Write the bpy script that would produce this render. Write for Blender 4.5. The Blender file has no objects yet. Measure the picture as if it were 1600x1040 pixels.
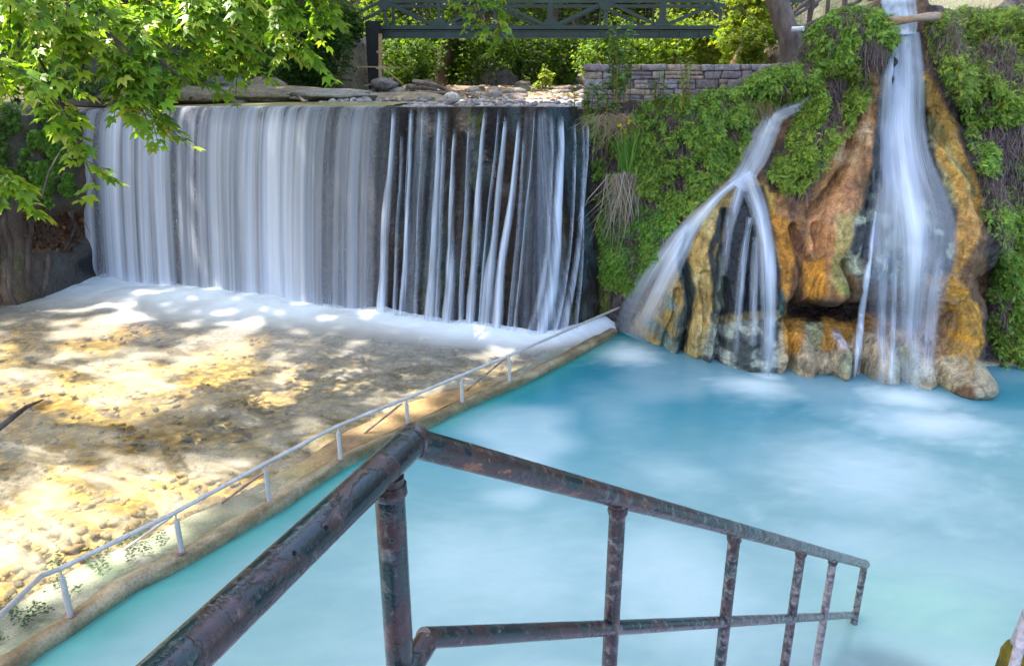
import bpy, bmesh, math, random
import numpy as np
from mathutils import Vector, Matrix, Euler

random.seed(7)
RNG = np.random.default_rng(11)
scene = bpy.context.scene
COL = scene.collection
R = math.radians

# ------------------------------------------------------------------ camera
FOC, H = 1150.0, 3.0
TH = math.atan(390 / FOC)
CT, ST = math.cos(TH), math.sin(TH)
cam_d = bpy.data.cameras.new('camera')
cam_d.sensor_width = 36.0
cam_d.lens = FOC / 1600 * 36
cam_d.clip_end = 400
cam_d.clip_start = 0.05
cam = bpy.data.objects.new('camera', cam_d)
COL.objects.link(cam)
cam.location = (0, 0, H)
cam.rotation_euler = (R(90) - TH, 0, 0)
scene.camera = cam

def ray(px, py):
    px = np.asarray(px, float); py = np.asarray(py, float)
    u = (px - 800) / FOC; v = (520 - py) / FOC
    return np.stack([u, CT + ST * v, -ST + CT * v], -1)
def at_y(px, py, Y):
    d = ray(px, py); t = np.asarray(Y, float) / d[..., 1]
    return d * t[..., None] + np.array([0, 0, H])
def at_z(px, py, z):
    d = ray(px, py); t = (z - H) / d[..., 2]
    return d * np.asarray(t)[..., None] + np.array([0, 0, H])
def at_d(px, py, dep):
    return ray(px, py) * dep + np.array([0, 0, H])
def proj(P):
    P = np.asarray(P, float)
    x, y, z = P[..., 0], P[..., 1], P[..., 2] - H
    dep = y * CT - z * ST
    return 800 + FOC * x / dep, 520 - FOC * (y * ST + z * CT) / dep, dep

# ------------------------------------------------------------------ numpy noise
def _h(ix, iy, iz):
    h = (ix.astype(np.int64) * 374761393 + iy.astype(np.int64) * 668265263 + iz.astype(np.int64) * 2147483629) & 0xffffffff
    h = ((h ^ (h >> 13)) * 1274126177) & 0xffffffff
    h = (h ^ (h >> 16)) & 0xffff
    return h / 65535.0
def vnoise(P):
    P = np.asarray(P, float)
    i = np.floor(P).astype(np.int64); f = P - i; f = f * f * (3 - 2 * f)
    r = 0
    for dx in (0, 1):
        for dy in (0, 1):
            for dz in (0, 1):
                w = (f[..., 0] if dx else 1 - f[..., 0]) * (f[..., 1] if dy else 1 - f[..., 1]) * (f[..., 2] if dz else 1 - f[..., 2])
                r = r + w * _h(i[..., 0] + dx, i[..., 1] + dy, i[..., 2] + dz)
    return r * 2 - 1
def fbm(P, oct=4, sc=1.0, seed=0.0):
    P = np.asarray(P, float) * sc + seed
    a, r, t = 1.0, 0.0, 0.0
    for _ in range(oct):
        r = r + a * vnoise(P); t += a
        a *= .5; P = P * 2.03 + 17.3
    return r / t
def p3(x, y, z=0.0):
    x, y, z = np.broadcast_arrays(np.asarray(x, float), np.asarray(y, float), np.asarray(z, float))
    return np.stack([x, y, z], -1)
def sstep(a, b, x):
    t = np.clip((x - a) / (b - a), 0, 1); return t * t * (3 - 2 * t)
def polydist(px, py, poly):
    """signed distance in px: positive inside"""
    poly = np.asarray(poly, float)
    d = np.full(px.shape, 1e9); inside = np.zeros(px.shape, bool)
    n = len(poly)
    for k in range(n):
        a, b = poly[k], poly[(k + 1) % n]
        e = b - a
        t = np.clip(((px - a[0]) * e[0] + (py - a[1]) * e[1]) / max(e @ e, 1e-9), 0, 1)
        d = np.minimum(d, np.hypot(px - a[0] - t * e[0], py - a[1] - t * e[1]))
        c = ((a[1] > py) != (b[1] > py)) & (px < (b[0] - a[0]) * (py - a[1]) / ((b[1] - a[1]) if abs(b[1] - a[1]) > 1e-9 else 1e-9) + a[0])
        inside ^= c
    return np.where(inside, d, -d)
def linedist(px, py, pts):
    pts = np.asarray(pts, float); d = np.full(px.shape, 1e9)
    for a, b in zip(pts[:-1], pts[1:]):
        e = b - a
        t = np.clip(((px - a[0]) * e[0] + (py - a[1]) * e[1]) / max(e @ e, 1e-9), 0, 1)
        d = np.minimum(d, np.hypot(px - a[0] - t * e[0], py - a[1] - t * e[1]))
    return d
def catmull(pts, n):
    pts = np.asarray(pts, float)
    m = len(pts)
    t = np.linspace(0, m - 1, n)
    i = np.clip(np.floor(t).astype(int), 0, m - 2); f = (t - i)[:, None]
    g = lambda k: pts[np.clip(k, 0, m - 1)]
    p0, p1, p2, p3_ = g(i - 1), g(i), g(i + 1), g(i + 2)
    return .5 * (2 * p1 + (p2 - p0) * f + (2 * p0 - 5 * p1 + 4 * p2 - p3_) * f ** 2 + (3 * p1 - p0 - 3 * p2 + p3_) * f ** 3)

# ------------------------------------------------------------------ objects
def tag(o, label=None, cat=None, group=None, kind=None):
    if label: o['label'] = label
    if cat: o['category'] = cat
    if group: o['group'] = group
    if kind: o['kind'] = kind
    return o
def empty(name, loc, label, cat, group=None):
    o = bpy.data.objects.new(name, None); COL.objects.link(o)
    o.location = loc; o.empty_display_size = .1
    return tag(o, label, cat, group)
def link(name, me, mat, parent=None):
    o = bpy.data.objects.new(name, me); COL.objects.link(o)
    if mat: me.materials.append(mat)
    if parent is not None:
        o.parent = parent
        o.matrix_parent_inverse = Matrix.Translation(-Vector(parent.location))
    return o
def mesh_np(name, V, F, mat, parent=None, col=None, uv=None, smooth=False, dens=None):
    V = np.asarray(V, np.float32).reshape(-1, 3)
    F = np.asarray(F, np.int32)
    me = bpy.data.meshes.new(name)
    k = F.shape[1]; m = len(F)
    me.vertices.add(len(V)); me.vertices.foreach_set('co', V.ravel())
    me.loops.add(m * k); me.loops.foreach_set('vertex_index', F.ravel())
    me.polygons.add(m)
    me.polygons.foreach_set('loop_start', np.arange(0, m * k, k, dtype=np.int32))
    me.polygons.foreach_set('loop_total', np.full(m, k, np.int32))
    me.update(calc_edges=True)
    if smooth: me.polygons.foreach_set('use_smooth', np.ones(m, bool))
    if col is not None:
        a = me.color_attributes.new('Col', 'FLOAT_COLOR', 'POINT')
        c = np.ones((len(V), 4), np.float32); c[:, :3] = np.clip(col, 0, 1)
        a.data.foreach_set('color', c.ravel())
    if dens is not None:
        a = me.attributes.new('dens', 'FLOAT', 'POINT')
        a.data.foreach_set('value', np.asarray(dens, np.float32).ravel())
    if uv is not None:
        l = me.uv_layers.new(name='UVMap')
        l.data.foreach_set('uv', np.asarray(uv, np.float32)[F.ravel()].ravel())
    me.validate()
    return link(name, me, mat, parent)
def grid_faces(nr, nc):
    i = np.arange(nr - 1)[:, None] * nc + np.arange(nc - 1)[None]
    return np.stack([i, i + 1, i + nc + 1, i + nc], -1).reshape(-1, 4)

class MB:
    """collects shapes into one mesh"""
    def __init__(s): s.v = []; s.f = []
    def add(s, V, F):
        b = len(s.v); s.v += [tuple(map(float, p)) for p in V]; s.f += [tuple(b + i for i in f) for f in F]
    def box(s, c, size, rot=None):
        hx, hy, hz = [q / 2 for q in size]
        P = [Vector((x, y, z)) for x in (-hx, hx) for y in (-hy, hy) for z in (-hz, hz)]
        if rot is not None: P = [rot @ p for p in P]
        c = Vector(c)
        s.add([c + p for p in P], [(0, 1, 3, 2), (4, 6, 7, 5), (0, 4, 5, 1), (2, 3, 7, 6), (0, 2, 6, 4), (1, 5, 7, 3)])
    def bar(s, a, b, w, h, up=(0, 0, 1)):
        a, b = Vector(a), Vector(b); d = (b - a).normalized(); u = Vector(up)
        x = d.cross(u)
        if x.length < 1e-4: x = d.cross(Vector((1, 0, 0)))
        x.normalize(); z = x.cross(d).normalized()
        rot = Matrix((x, d, z)).transposed()
        s.box((a + b) / 2, (w, (b - a).length, h), rot)
    def tube(s, pts, r, seg=10, caps=True, wob=0.0):
        pts = [Vector(p) for p in pts]; n = len(pts)
        rr = r if hasattr(r, '__len__') else [r] * n
        V = []; prev = None
        for i, p in enumerate(pts):
            t = (pts[min(i + 1, n - 1)] - pts[max(i - 1, 0)]).normalized()
            if prev is None:
                x = t.cross(Vector((0, 0, 1)))
                if x.length < 1e-3: x = Vector((1, 0, 0))
            else: x = prev - t * prev.dot(t)
            x.normalize(); prev = x; y = t.cross(x)
            for k in range(seg):
                a = 2 * math.pi * k / seg
                q = rr[i] * (1 + (random.uniform(-wob, wob) if wob else 0))
                V.append(p + (x * math.cos(a) + y * math.sin(a)) * q)
        F = [(i * seg + k, i * seg + (k + 1) % seg, (i + 1) * seg + (k + 1) % seg, (i + 1) * seg + k) for i in range(n - 1) for k in range(seg)]
        if caps: F += [tuple(range(seg - 1, -1, -1)), tuple((n - 1) * seg + k for k in range(seg))]
        s.add(V, F)
    def build(s, name, mat, parent=None, smooth=False, bevel=0):
        me = bpy.data.meshes.new(name); me.from_pydata(s.v, [], s.f); me.update()
        o = link(name, me, mat, parent)
        if smooth:
            me.polygons.foreach_set('use_smooth', np.ones(len(me.polygons), bool))
            try: me.set_sharp_from_angle(angle=R(40))
            except Exception: pass
        if bevel:
            m = o.modifiers.new('bevel', 'BEVEL'); m.width = bevel; m.segments = 2; m.limit_method = 'ANGLE'
        return o

# ------------------------------------------------------------------ materials
class NT:
    def __init__(s, name):
        s.m = bpy.data.materials.new(name); s.m.use_nodes = True
        s.t = s.m.node_tree; s.t.nodes.clear()
    def n(s, typ, inp=None, **props):
        nd = s.t.nodes.new(typ)
        for k, v in props.items(): setattr(nd, k, v)
        for k, v in (inp or {}).items():
            sock = nd.inputs[k]
            if isinstance(v, bpy.types.NodeSocket): s.t.links.new(v, sock)
            else: sock.default_value = v
        return nd
    def noise(s, vec, scale, detail=4, rough=.55, dist=0.0):
        return s.n('ShaderNodeTexNoise', {'Vector': vec, 'Scale': scale, 'Detail': detail, 'Roughness': rough, 'Distortion': dist}).outputs['Fac']
    def ramp(s, fac, stops, interp='LINEAR'):
        nd = s.n('ShaderNodeValToRGB', {'Fac': fac}); cr = nd.color_ramp; cr.interpolation = interp
        while len(cr.elements) < len(stops): cr.elements.new(.5)
        for e, (p, c) in zip(cr.elements, stops):
            e.position = p; e.color = tuple(c) + (1,) if hasattr(c, '__len__') else (c, c, c, 1)
        return nd.outputs['Color']
    def math(s, op, a, b=0.0, c=None, clamp=False):
        d = {0: a, 1: b}
        if c is not None: d[2] = c
        return s.n('ShaderNodeMath', d, operation=op, use_clamp=clamp).outputs[0]
    def mix(s, fac, a, b, blend='MIX'):
        nd = s.n('ShaderNodeMix', None, data_type='RGBA', blend_type=blend)
        for k, v in ((0, fac), (6, a), (7, b)):
            if isinstance(v, bpy.types.NodeSocket): s.t.links.new(v, nd.inputs[k])
            else: nd.inputs[k].default_value = (tuple(v) + (1,)) if hasattr(v, '__len__') else v
        return nd.outputs[2]
    def bump(s, h, strength=.5, dist=.02, normal=None):
        d = {'Height': h, 'Strength': strength, 'Distance': dist}
        if normal is not None: d['Normal'] = normal
        return s.n('ShaderNodeBump', d).outputs[0]
    def pos(s): return s.n('ShaderNodeNewGeometry').outputs['Position']
    def attr(s, name): return s.n('ShaderNodeAttribute', None, attribute_name=name)
    def mapping(s, vec, scale=(1, 1, 1), rot=(0, 0, 0), loc=(0, 0, 0)):
        return s.n('ShaderNodeMapping', {'Vector': vec, 'Scale': scale, 'Rotation': rot, 'Location': loc}).outputs[0]
    def bsdf(s, col, rough=.6, normal=None, spec=.4, metal=0.0, **kw):
        d = {'Base Color': col if isinstance(col, bpy.types.NodeSocket) else tuple(col) + (1,), 'Roughness': rough, 'Specular IOR Level': spec, 'Metallic': metal}
        if normal is not None: d['Normal'] = normal
        d.update(kw)
        return s.n('ShaderNodeBsdfPrincipled', d).outputs[0]
    def out(s, sh):
        s.n('ShaderNodeOutputMaterial', {'Surface': sh}); return s.m

def mat_noise(name, cols, scale=6, rough=.75, bump=.4, bdist=.02, spec=.3, metal=0.0, stretch=(1, 1, 1), detail=6, fine=40):
    t = NT(name); p = t.mapping(t.pos(), stretch)
    n = t.noise(p, scale, detail, .6); k = len(cols)
    c = t.ramp(n, [(.3 + .4 * i / max(k - 1, 1), q) for i, q in enumerate(cols)])
    n2 = t.noise(p, fine, 3)
    c = t.mix(.35, c, t.ramp(n2, [(.3, .35), (.7, 1.0)]), 'MULTIPLY')
    h = t.math('ADD', n, t.math('MULTIPLY', n2, .35))
    return t.out(t.bsdf(c, rough, t.bump(h, bump, bdist), spec, metal))

def mat_rock(name, rough_lo=.25, rough_hi=.8, bump=.7, bdist=.03, scale=9.0, streak=.6, knob=.0, spec=.4):
    """vertex albedo 'Col' broken up by mottling; dark (wet) rock is glossier"""
    t = NT(name); p = t.pos()
    a = t.attr('Col').outputs['Color']
    n1 = t.noise(p, scale, 7, .62, .3); n2 = t.noise(p, scale * 5, 4, .65)
    ps = t.mapping(p, (1, 1, .22)); n3 = t.noise(ps, scale * 1.6, 5, .6, .4)
    c = t.mix(.55, a, t.ramp(n1, [(.3, (.38, .36, .36)), (.5, (.95, .95, .95)), (.72, (1.5, 1.45, 1.3))]), 'MULTIPLY')
    c = t.mix(.52, c, t.ramp(n2, [(.34, (.3, .3, .32)), (.56, (1.05, 1.05, 1.05)), (.74, (1.75, 1.75, 1.65))]), 'MULTIPLY')
    c = t.mix(streak, c, t.ramp(n3, [(.36, (.36, .32, .32)), (.5, (1.0, 1.0, 1.0)), (.64, (1.4, 1.35, 1.25))]), 'MULTIPLY')
    lum = t.n('ShaderNodeRGBToBW', {'Color': a}).outputs[0]
    rg = t.n('ShaderNodeMapRange', {'Value': lum, 'From Min': .02, 'From Max': .2, 'To Min': rough_lo, 'To Max': rough_hi}).outputs[0]
    vo = t.n('ShaderNodeTexVoronoi', {'Vector': t.mapping(p, (1, 1, .7)), 'Scale': scale * 2.2}, feature='SMOOTH_F1').outputs['Distance']
    h = t.math('ADD', t.math('ADD', n1, t.math('MULTIPLY', n2, .4)), t.math('MULTIPLY', n3, .6))
    h = t.math('SUBTRACT', h, t.math('MULTIPLY', vo, knob))
    return t.out(t.bsdf(c, rg, t.bump(h, bump, bdist), spec))

def mat_leaf(name, trans=.45, rough=.45, tint=(1.25, 1.35, .55)):
    t = NT(name); a = t.attr('Col').outputs['Color']
    b = t.bsdf(a, rough, None, .35)
    tr = t.n('ShaderNodeBsdfTranslucent', {'Color': t.mix(1.0, a, tint, 'MULTIPLY')}).outputs[0]
    return t.out(t.n('ShaderNodeMixShader', {0: trans, 1: b, 2: tr}).outputs[0])

def mat_silk(name, fu=7.0, fv=.18, col=(.74, .82, .92), lo=.30, hi=.68, gain=1.0, fine=26.0, wa=(.55, .25, .2)):
    """long exposure water: opacity = envelope x streaks running down the fall"""
    t = NT(name)
    uv = t.n('ShaderNodeUVMap').outputs[0]
    d = t.attr('dens').outputs['Fac']
    a = t.noise(t.mapping(uv, (fu, fv, 1)), 1.0, 4, .6, .25)
    b = t.noise(t.mapping(uv, (fine, fv * 2.2, 1)), 1.0, 3, .6, .1)
    c = t.noise(t.mapping(uv, (fu * .33, fv * .5, 1), loc=(3, 1, 0)), 1.0, 2)
    s = t.math('ADD', t.math('ADD', t.math('MULTIPLY', a, wa[0]), t.math('MULTIPLY', b, wa[1])), t.math('MULTIPLY', c, wa[2]))
    s = t.n('ShaderNodeMapRange', {'Value': s, 'From Min': lo, 'From Max': hi, 'To Min': .0, 'To Max': 1.0}).outputs[0]
    # dens 0..1 : 0 clear, .5 streaky, 1 solid
    k = t.math('MULTIPLY', d, 2.0)
    al = t.math('ADD', t.math('MULTIPLY', s, t.math('MINIMUM', k, 1.0)), t.math('MAXIMUM', t.math('SUBTRACT', k, 1.0), 0.0), clamp=True)
    al = t.math('MULTIPLY', al, .96 * gain, clamp=True)
    n = t.bump(s, .3, .03)
    df = t.bsdf(col, .42, n, .35)
    tl = t.n('ShaderNodeBsdfTranslucent', {'Color': tuple(col) + (1,)}).outputs[0]
    body = t.n('ShaderNodeMixShader', {0: .3, 1: df, 2: tl}).outputs[0]
    tr = t.n('ShaderNodeBsdfTransparent').outputs[0]
    return t.out(t.n('ShaderNodeMixShader', {0: al, 1: tr, 2: body}).outputs[0])

M = {}
M['rock'] = mat_rock('travertine', .36, .62, .9, .05, 8.0, .6, .7, .4)
M['bank'] = mat_rock('bank_rock', .5, .9, .8, .04, 6.0, .3)
M['weir'] = mat_rock('weir_wet_rock', .34, .7, .95, .05, 14.0, .45, 0.3, .22)
M['fern'] = mat_leaf('fern_leaf', .38, .5)
M['leaf'] = mat_leaf('plane_leaf', .5, .4)
M['far_leaf'] = mat_leaf('far_leaf', .55, .5, (1.5, 1.5, .6))
M['stem'] = mat_noise('dry_stem', [(.05, .03, .03), (.16, .11, .11)], 14, .8, .2)
M['bark'] = mat_noise('bark', [(.035, .025, .02), (.09, .065, .05), (.17, .135, .11)], 5, .9, .9, .03, .2, stretch=(1, 1, .25))
M['palebark'] = mat_noise('pale_bark', [(.07, .05, .045), (.14, .105, .09), (.22, .18, .15)], 6, .85, .7, .02, .2, stretch=(1, 1, .3))
M['steel'] = mat_noise('brushed_steel', [(.40, .37, .34), (.60, .56, .52)], 8, .42, .08, .004, .4, .2, stretch=(1, 1, .3), fine=90)
M['rustsmall'] = mat_noise('rusty_strut', [(.12, .07, .06), (.25, .16, .13), (.4, .32, .28)], 14, .7, .4, .004)
M['silk'] = mat_silk('falling_water', 4.4, .06, (.70, .75, .86), .37, .63, 1.0, 18, (.5, .18, .32))
M['silk_thin'] = mat_silk('thin_falling_water', 16, .35, (.74, .81, .93), .32, .64, 1.0, 60)
M['silk_spring'] = mat_silk('spring_water', 11, .36, (.76, .82, .92), .28, .68, 1.0, 40, (.5, .2, .3))

# rust-eaten pipe: dark green paint over purple-brown primer over rust
def mat_pipe():
    t = NT('worn_green_pipe_paint'); p = t.pos()
    wear = t.attr('dens').outputs['Fac']
    n1 = t.noise(p, 7, 8, .62, .8); n2 = t.noise(p, 40, 6, .6, .3); n3 = t.noise(p, 150, 3, .6); n4 = t.noise(p, 5.5, 4, .6)
    paint = t.ramp(n4, [(.3, (.006, .010, .018)), (.55, (.009, .024, .028)), (.75, (.016, .036, .026))])
    primer = t.ramp(n2, [(.3, (.020, .011, .011)), (.6, (.048, .026, .026)), (.8, (.10, .055, .042))])
    rust = t.ramp(n3, [(.3, (.14, .045, .02)), (.7, (.36, .14, .05))])
    pale = t.ramp(n2, [(.3, (.16, .13, .13)), (.7, (.34, .33, .33))])
    w = t.math('ADD', t.math('ADD', n1, -.008), t.math('MULTIPLY', t.math('SUBTRACT', n2, .5), .16))
    w = t.math('ADD', w, t.math('MULTIPLY', t.math('SUBTRACT', wear, .3), .28))
    c = t.mix(t.ramp(w, [(.46, 0.0), (.56, 1.0)]), paint, primer)
    c = t.mix(t.ramp(t.math('ADD', n1, t.math('MULTIPLY', t.math('SUBTRACT', n3, .5), .3)), [(.655, 0.0), (.70, .9)]), c, rust)
    c = t.mix(t.ramp(t.math('ADD', t.math('MULTIPLY', wear, .5), t.math('SUBTRACT', t.math('MULTIPLY', n2, .6), .3)), [(.22, 0.0), (.44, .85)]), c, pale)
    h = t.math('ADD', t.math('MULTIPLY', t.ramp(w, [(.5, 1.0), (.525, 0.0)]), .6), t.math('MULTIPLY', n3, .35))
    rg = t.ramp(w, [(.46, .16), (.58, .33)])
    return t.out(t.bsdf(c, rg, t.bump(h, .55, .004), .6))
M['pipe'] = mat_pipe()

def mat_concrete():
    t = NT('stained_concrete'); p = t.pos(); a = t.attr('Col').outputs['Color']
    n1 = t.noise(p, 7, 7, .65, .3); n2 = t.noise(p, 60, 4, .7)
    c = t.mix(.7, a, t.ramp(n1, [(.32, (.45, .4, .33)), (.52, (.95, .93, .9)), (.7, (1.35, 1.3, 1.2))]), 'MULTIPLY')
    c = t.mix(.5, c, t.ramp(n2, [(.35, (.4, .4, .38)), (.6, (1.15, 1.15, 1.15))]), 'MULTIPLY')
    return t.out(t.bsdf(c, .7, t.bump(t.math('ADD', n1, t.math('MULTIPLY', n2, .5)), .6, .015), .35))
M['concrete'] = mat_concrete()
# ================================================================== river, pool, weir
RZ, PZ = .15, .11                                   # river level, pool level
wb_px = [(-120, 395), (40, 419), (150, 440), (400, 470), (600, 497), (750, 520), (840, 530), (900, 521), (945, 507)]
WB = np.array([at_z(x, y, RZ) for x, y in wb_px])[:, :2]
WBs = catmull(WB, 400)
_seg = np.r_[0, np.cumsum(np.hypot(*np.diff(WBs, axis=0).T))]
WLEN = _seg[-1]
def weir_plan(s):                                   # s in metres along the foot
    s = np.clip(np.asarray(s, float), 0, WLEN)
    x = np.interp(s, _seg, WBs[:, 0]); y = np.interp(s, _seg, WBs[:, 1])
    e = .15
    tx = np.interp(s + e, _seg, WBs[:, 0]) - np.interp(s - e, _seg, WBs[:, 0])
    ty = np.interp(s + e, _seg, WBs[:, 1]) - np.interp(s - e, _seg, WBs[:, 1])
    L = np.hypot(tx, ty); return x, y, ty / L, -tx / L   # outward normal (towards the camera)
BAT = .55
def weir_lip_z(s):
    x, y, nx, ny = weir_plan(s)
    X, Y = x - nx * BAT, y - ny * BAT
    pyl = np.interp(s / WLEN, [0, .25, .5, 1], [178, 174, 168, 167])
    d = ray(800 + 0 * X, pyl)
    return H + Y * d[..., 2] / d[..., 1]
def weir_s(px_foot):                                # foot pixel column -> s
    fx = proj(np.c_[WBs, np.full(len(WBs), RZ)])[0]
    return np.interp(px_foot, fx, _seg)
def weir_pt(s, w, off=0.0, curve=1.0):
    """w: 0 lip .. 1 foot; curve 1 = straight batter, .5 = free fall"""
    x, y, nx, ny = weir_plan(s); lz = weir_lip_z(s)
    o = -BAT * (1 - w ** curve) + off
    return np.stack([x + nx * o, y + ny * o, lz + (-.15 - lz) * w * 1.0], -1)

# ---- weir wall
ns, nw = 560, 200
S, W = np.meshgrid(np.linspace(0, WLEN, ns), np.linspace(0, 1, nw))
P = weir_pt(S, W)
_, _, nx, ny = weir_plan(S)
q = p3(S, W * 2.7)
dsp = .09 * fbm(q, 4, 1.6) + .05 * fbm(q * [1, .5, 1], 4, 6.0, 5) + .03 * np.abs(fbm(q, 3, 16, 9))
dsp *= sstep(0, .06, W)
P[..., 0] += nx * dsp; P[..., 1] += ny * dsp
g = fbm(q * [1, .35, 1], 4, 2.2, 31); g2 = fbm(q, 4, 7, 77)
colr = np.zeros(P.shape); colr[:] = (.030, .026, .030)
colr *= .5; bl = sstep(.0, .35, g)[..., None]; colr = colr * (1 - bl) + np.array([.032, .02, .014]) * bl
f = (sstep(.1, .4, fbm(q * [1.4, .22, 1], 3, 2.0, 3)) * sstep(-.1, .3, g2))[..., None] * .8
colr = colr * (1 - f) + np.array([.075, .085, .012]) * f
f = sstep(.28, .5, g2)[..., None] * .6
colr = colr * (1 - f) + np.array([.075, .07, .065]) * f
f = (sstep(.6, .95, S / WLEN) * sstep(.05, .4, fbm(q * [1, .4, 1], 4, 4, 8)))[..., None] * .7
colr = colr * (1 - f) + np.array([.06, .10, .11]) * f
# crest going back over the lip
back = []
for k in range(5):
    b = weir_pt(S[:1], W[:1] * 0); b[..., 0] -= nx[:1] * (.12 * k + .02); b[..., 1] -= ny[:1] * (.12 * k + .02); b[..., 2] += -.01 + .02 * fbm(p3(S[:1], k * .3), 3, 4); back.append(b)
P = np.concatenate(back[::-1] + [P]); colr = np.concatenate([np.repeat(np.array([[[.09, .075, .04]]]), ns, 1)] * 5 + [colr])
weir = mesh_np('weir_wall', P, grid_faces(P.shape[0], ns)[:, ::-1], M['weir'], None, colr.reshape(-1, 3), smooth=True)
tag(weir, 'dark wet mossy stone weir wall behind the wide falling water', 'weir')

# ---- falling water on the weir
wf = empty('weir_waterfall', (-3, 9.5, RZ), 'wide silky curtain of white water pouring over the stone weir', 'waterfall')
sE = weir_s(606)
def sheet(name, s0, s1, n_s, n_w, curve, off, densfun, mat, wig=.05, taper=None):
    Sx, Wx = np.meshgrid(np.linspace(0, 1, n_s), np.linspace(0, 1, n_w))
    c = Sx; s = s0 + (s1 - s0) * c
    P = weir_pt(s, Wx, 0, curve)
    _, _, ax, ay = weir_plan(s)
    o = off + wig * fbm(p3(s * 3.0, Wx * .35), 3, 1.4, 2) * Wx ** .5 + .03 * fbm(p3(s * 16, Wx * .3), 2, 1)
    P[..., 0] += ax * o; P[..., 1] += ay * o
    lz = weir_lip_z(s)
    uv = np.stack([s, Wx * 2.7], -1).reshape(-1, 2)
    dn = densfun(s, Wx, c)
    if 'curtain' in name:                                # the water slides over the crest before it drops
        b0 = weir_pt(s[:1], Wx[:1] * 0); b1 = b0.copy()
        b0[..., 0] -= ax[:1] * .42; b0[..., 1] -= ay[:1] * .42; b0[..., 2] += .012
        b1[..., 0] -= ax[:1] * .10; b1[..., 1] -= ay[:1] * .10; b1[..., 2] += .016
        b2 = P[:1].copy(); b2[..., 2] += .004
        P = np.concatenate([b0, b1, (b1 + b2) / 2 + [0, 0, .006], P]); u0 = np.stack([s[:1], s[:1] * 0], -1).reshape(-1, 2)
        uv = np.concatenate([u0 + [0, -.4], u0 + [0, -.12], u0 + [0, -.06], uv]); dn = np.concatenate([dn[:1] * .5, dn[:1] * .7, dn[:1] * .9, dn]); n_w += 3
    return mesh_np(name, P, grid_faces(n_w, n_s)[:, ::-1], mat, wf, None, uv, True, dn.ravel())
def d_curtain(s, w, c):
    k = fbm(p3(s * 2.2, w * .12), 3, 1.0, 40)
    d = .45 + .40 * k
    d += .22 * np.exp(-((w - 1) / .12) ** 2)
    d *= (1 - .35 * sstep(.84, .99, s / sE)) * sstep(0, .03, 1 - c) * (.75 + .25 * sstep(0, .10, w))
    lf = s / sE
    return np.clip(d * (.74 + .38 * sstep(.05, .6, lf)), .0, .93)  # thinner water to the left stands in for the tree shade there
sheet('water_curtain', .6, sE + .06, 520, 120, .55, .06, d_curtain, M['silk'], .07)
def d_back(s, w, c): return np.clip((.32 + .25 * fbm(p3(s * 5, w * .3), 3, 1.0, 90)) * sstep(0, .04, 1 - c), 0, .8)
#sheet('water_curtain', .6, sE - .05, 420, 90, .75, .10, d_back, M['silk'], .06)

# separate streams over the bare right part of the wall: (lip px, foot px, width at lip, at foot, start w, strength)
def s_at(px, w):                                     # column px at height w -> s
    ss = np.linspace(0, WLEN, 500)
    return np.interp(px, proj(weir_pt(ss, np.full(500, w)))[0], ss)
def d_veil(s, w, c): return np.clip((.01 + .36 * fbm(p3(s * 6, w * .25), 3, 1.0, 90)) * sstep(0, .04, 1 - c) * sstep(0, .05, w), 0, .45)
sheet('thin_veil', sE - .05, weir_s(905), 420, 90, 1.0, .09, d_veil, M['silk_thin'], .03)
streams = [((621, 170), (600, 497), 10, 22, 0, .8), ((634, 175), (622, 497), 6, 10, .1, .4), ((656, 170), (632, 500), 5, 17, 0, .75), ((694, 170), (677, 505), 6, 24, .0, .75),
           ((700, 200), (690, 505), 5, 10, .1, .45), ((721, 205), (704, 510), 6, 22, .08, .75), ((742, 190), (722, 512), 5, 13, .06, .55), ((768, 172), (735, 518), 8, 20, 0, .75),
           ((797, 180), (761, 522), 8, 22, .03, .72), ((815, 190), (778, 524), 9, 20, .04, .8), ((823, 215), (796, 526), 5, 9, .1, .5), ((850, 185), (815, 528), 8, 16, .03, .4), ((866, 184), (827, 530), 24, 26, .03, .95),
           ((884, 200), (846, 530), 5, 9, .05, .42), ((910, 190), (862, 528), 7, 16, .05, .5), ((648, 170), (642, 498), 4, 6, .0, .35), ((784, 175), (752, 520), 4, 8, .0, .38), ((838, 175), (806, 527), 4, 7, .0, .36), ((898, 190), (885, 522), 4, 9, .05, .35), ((670, 172), (656, 503), 4, 7, .0, .33)]
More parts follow.
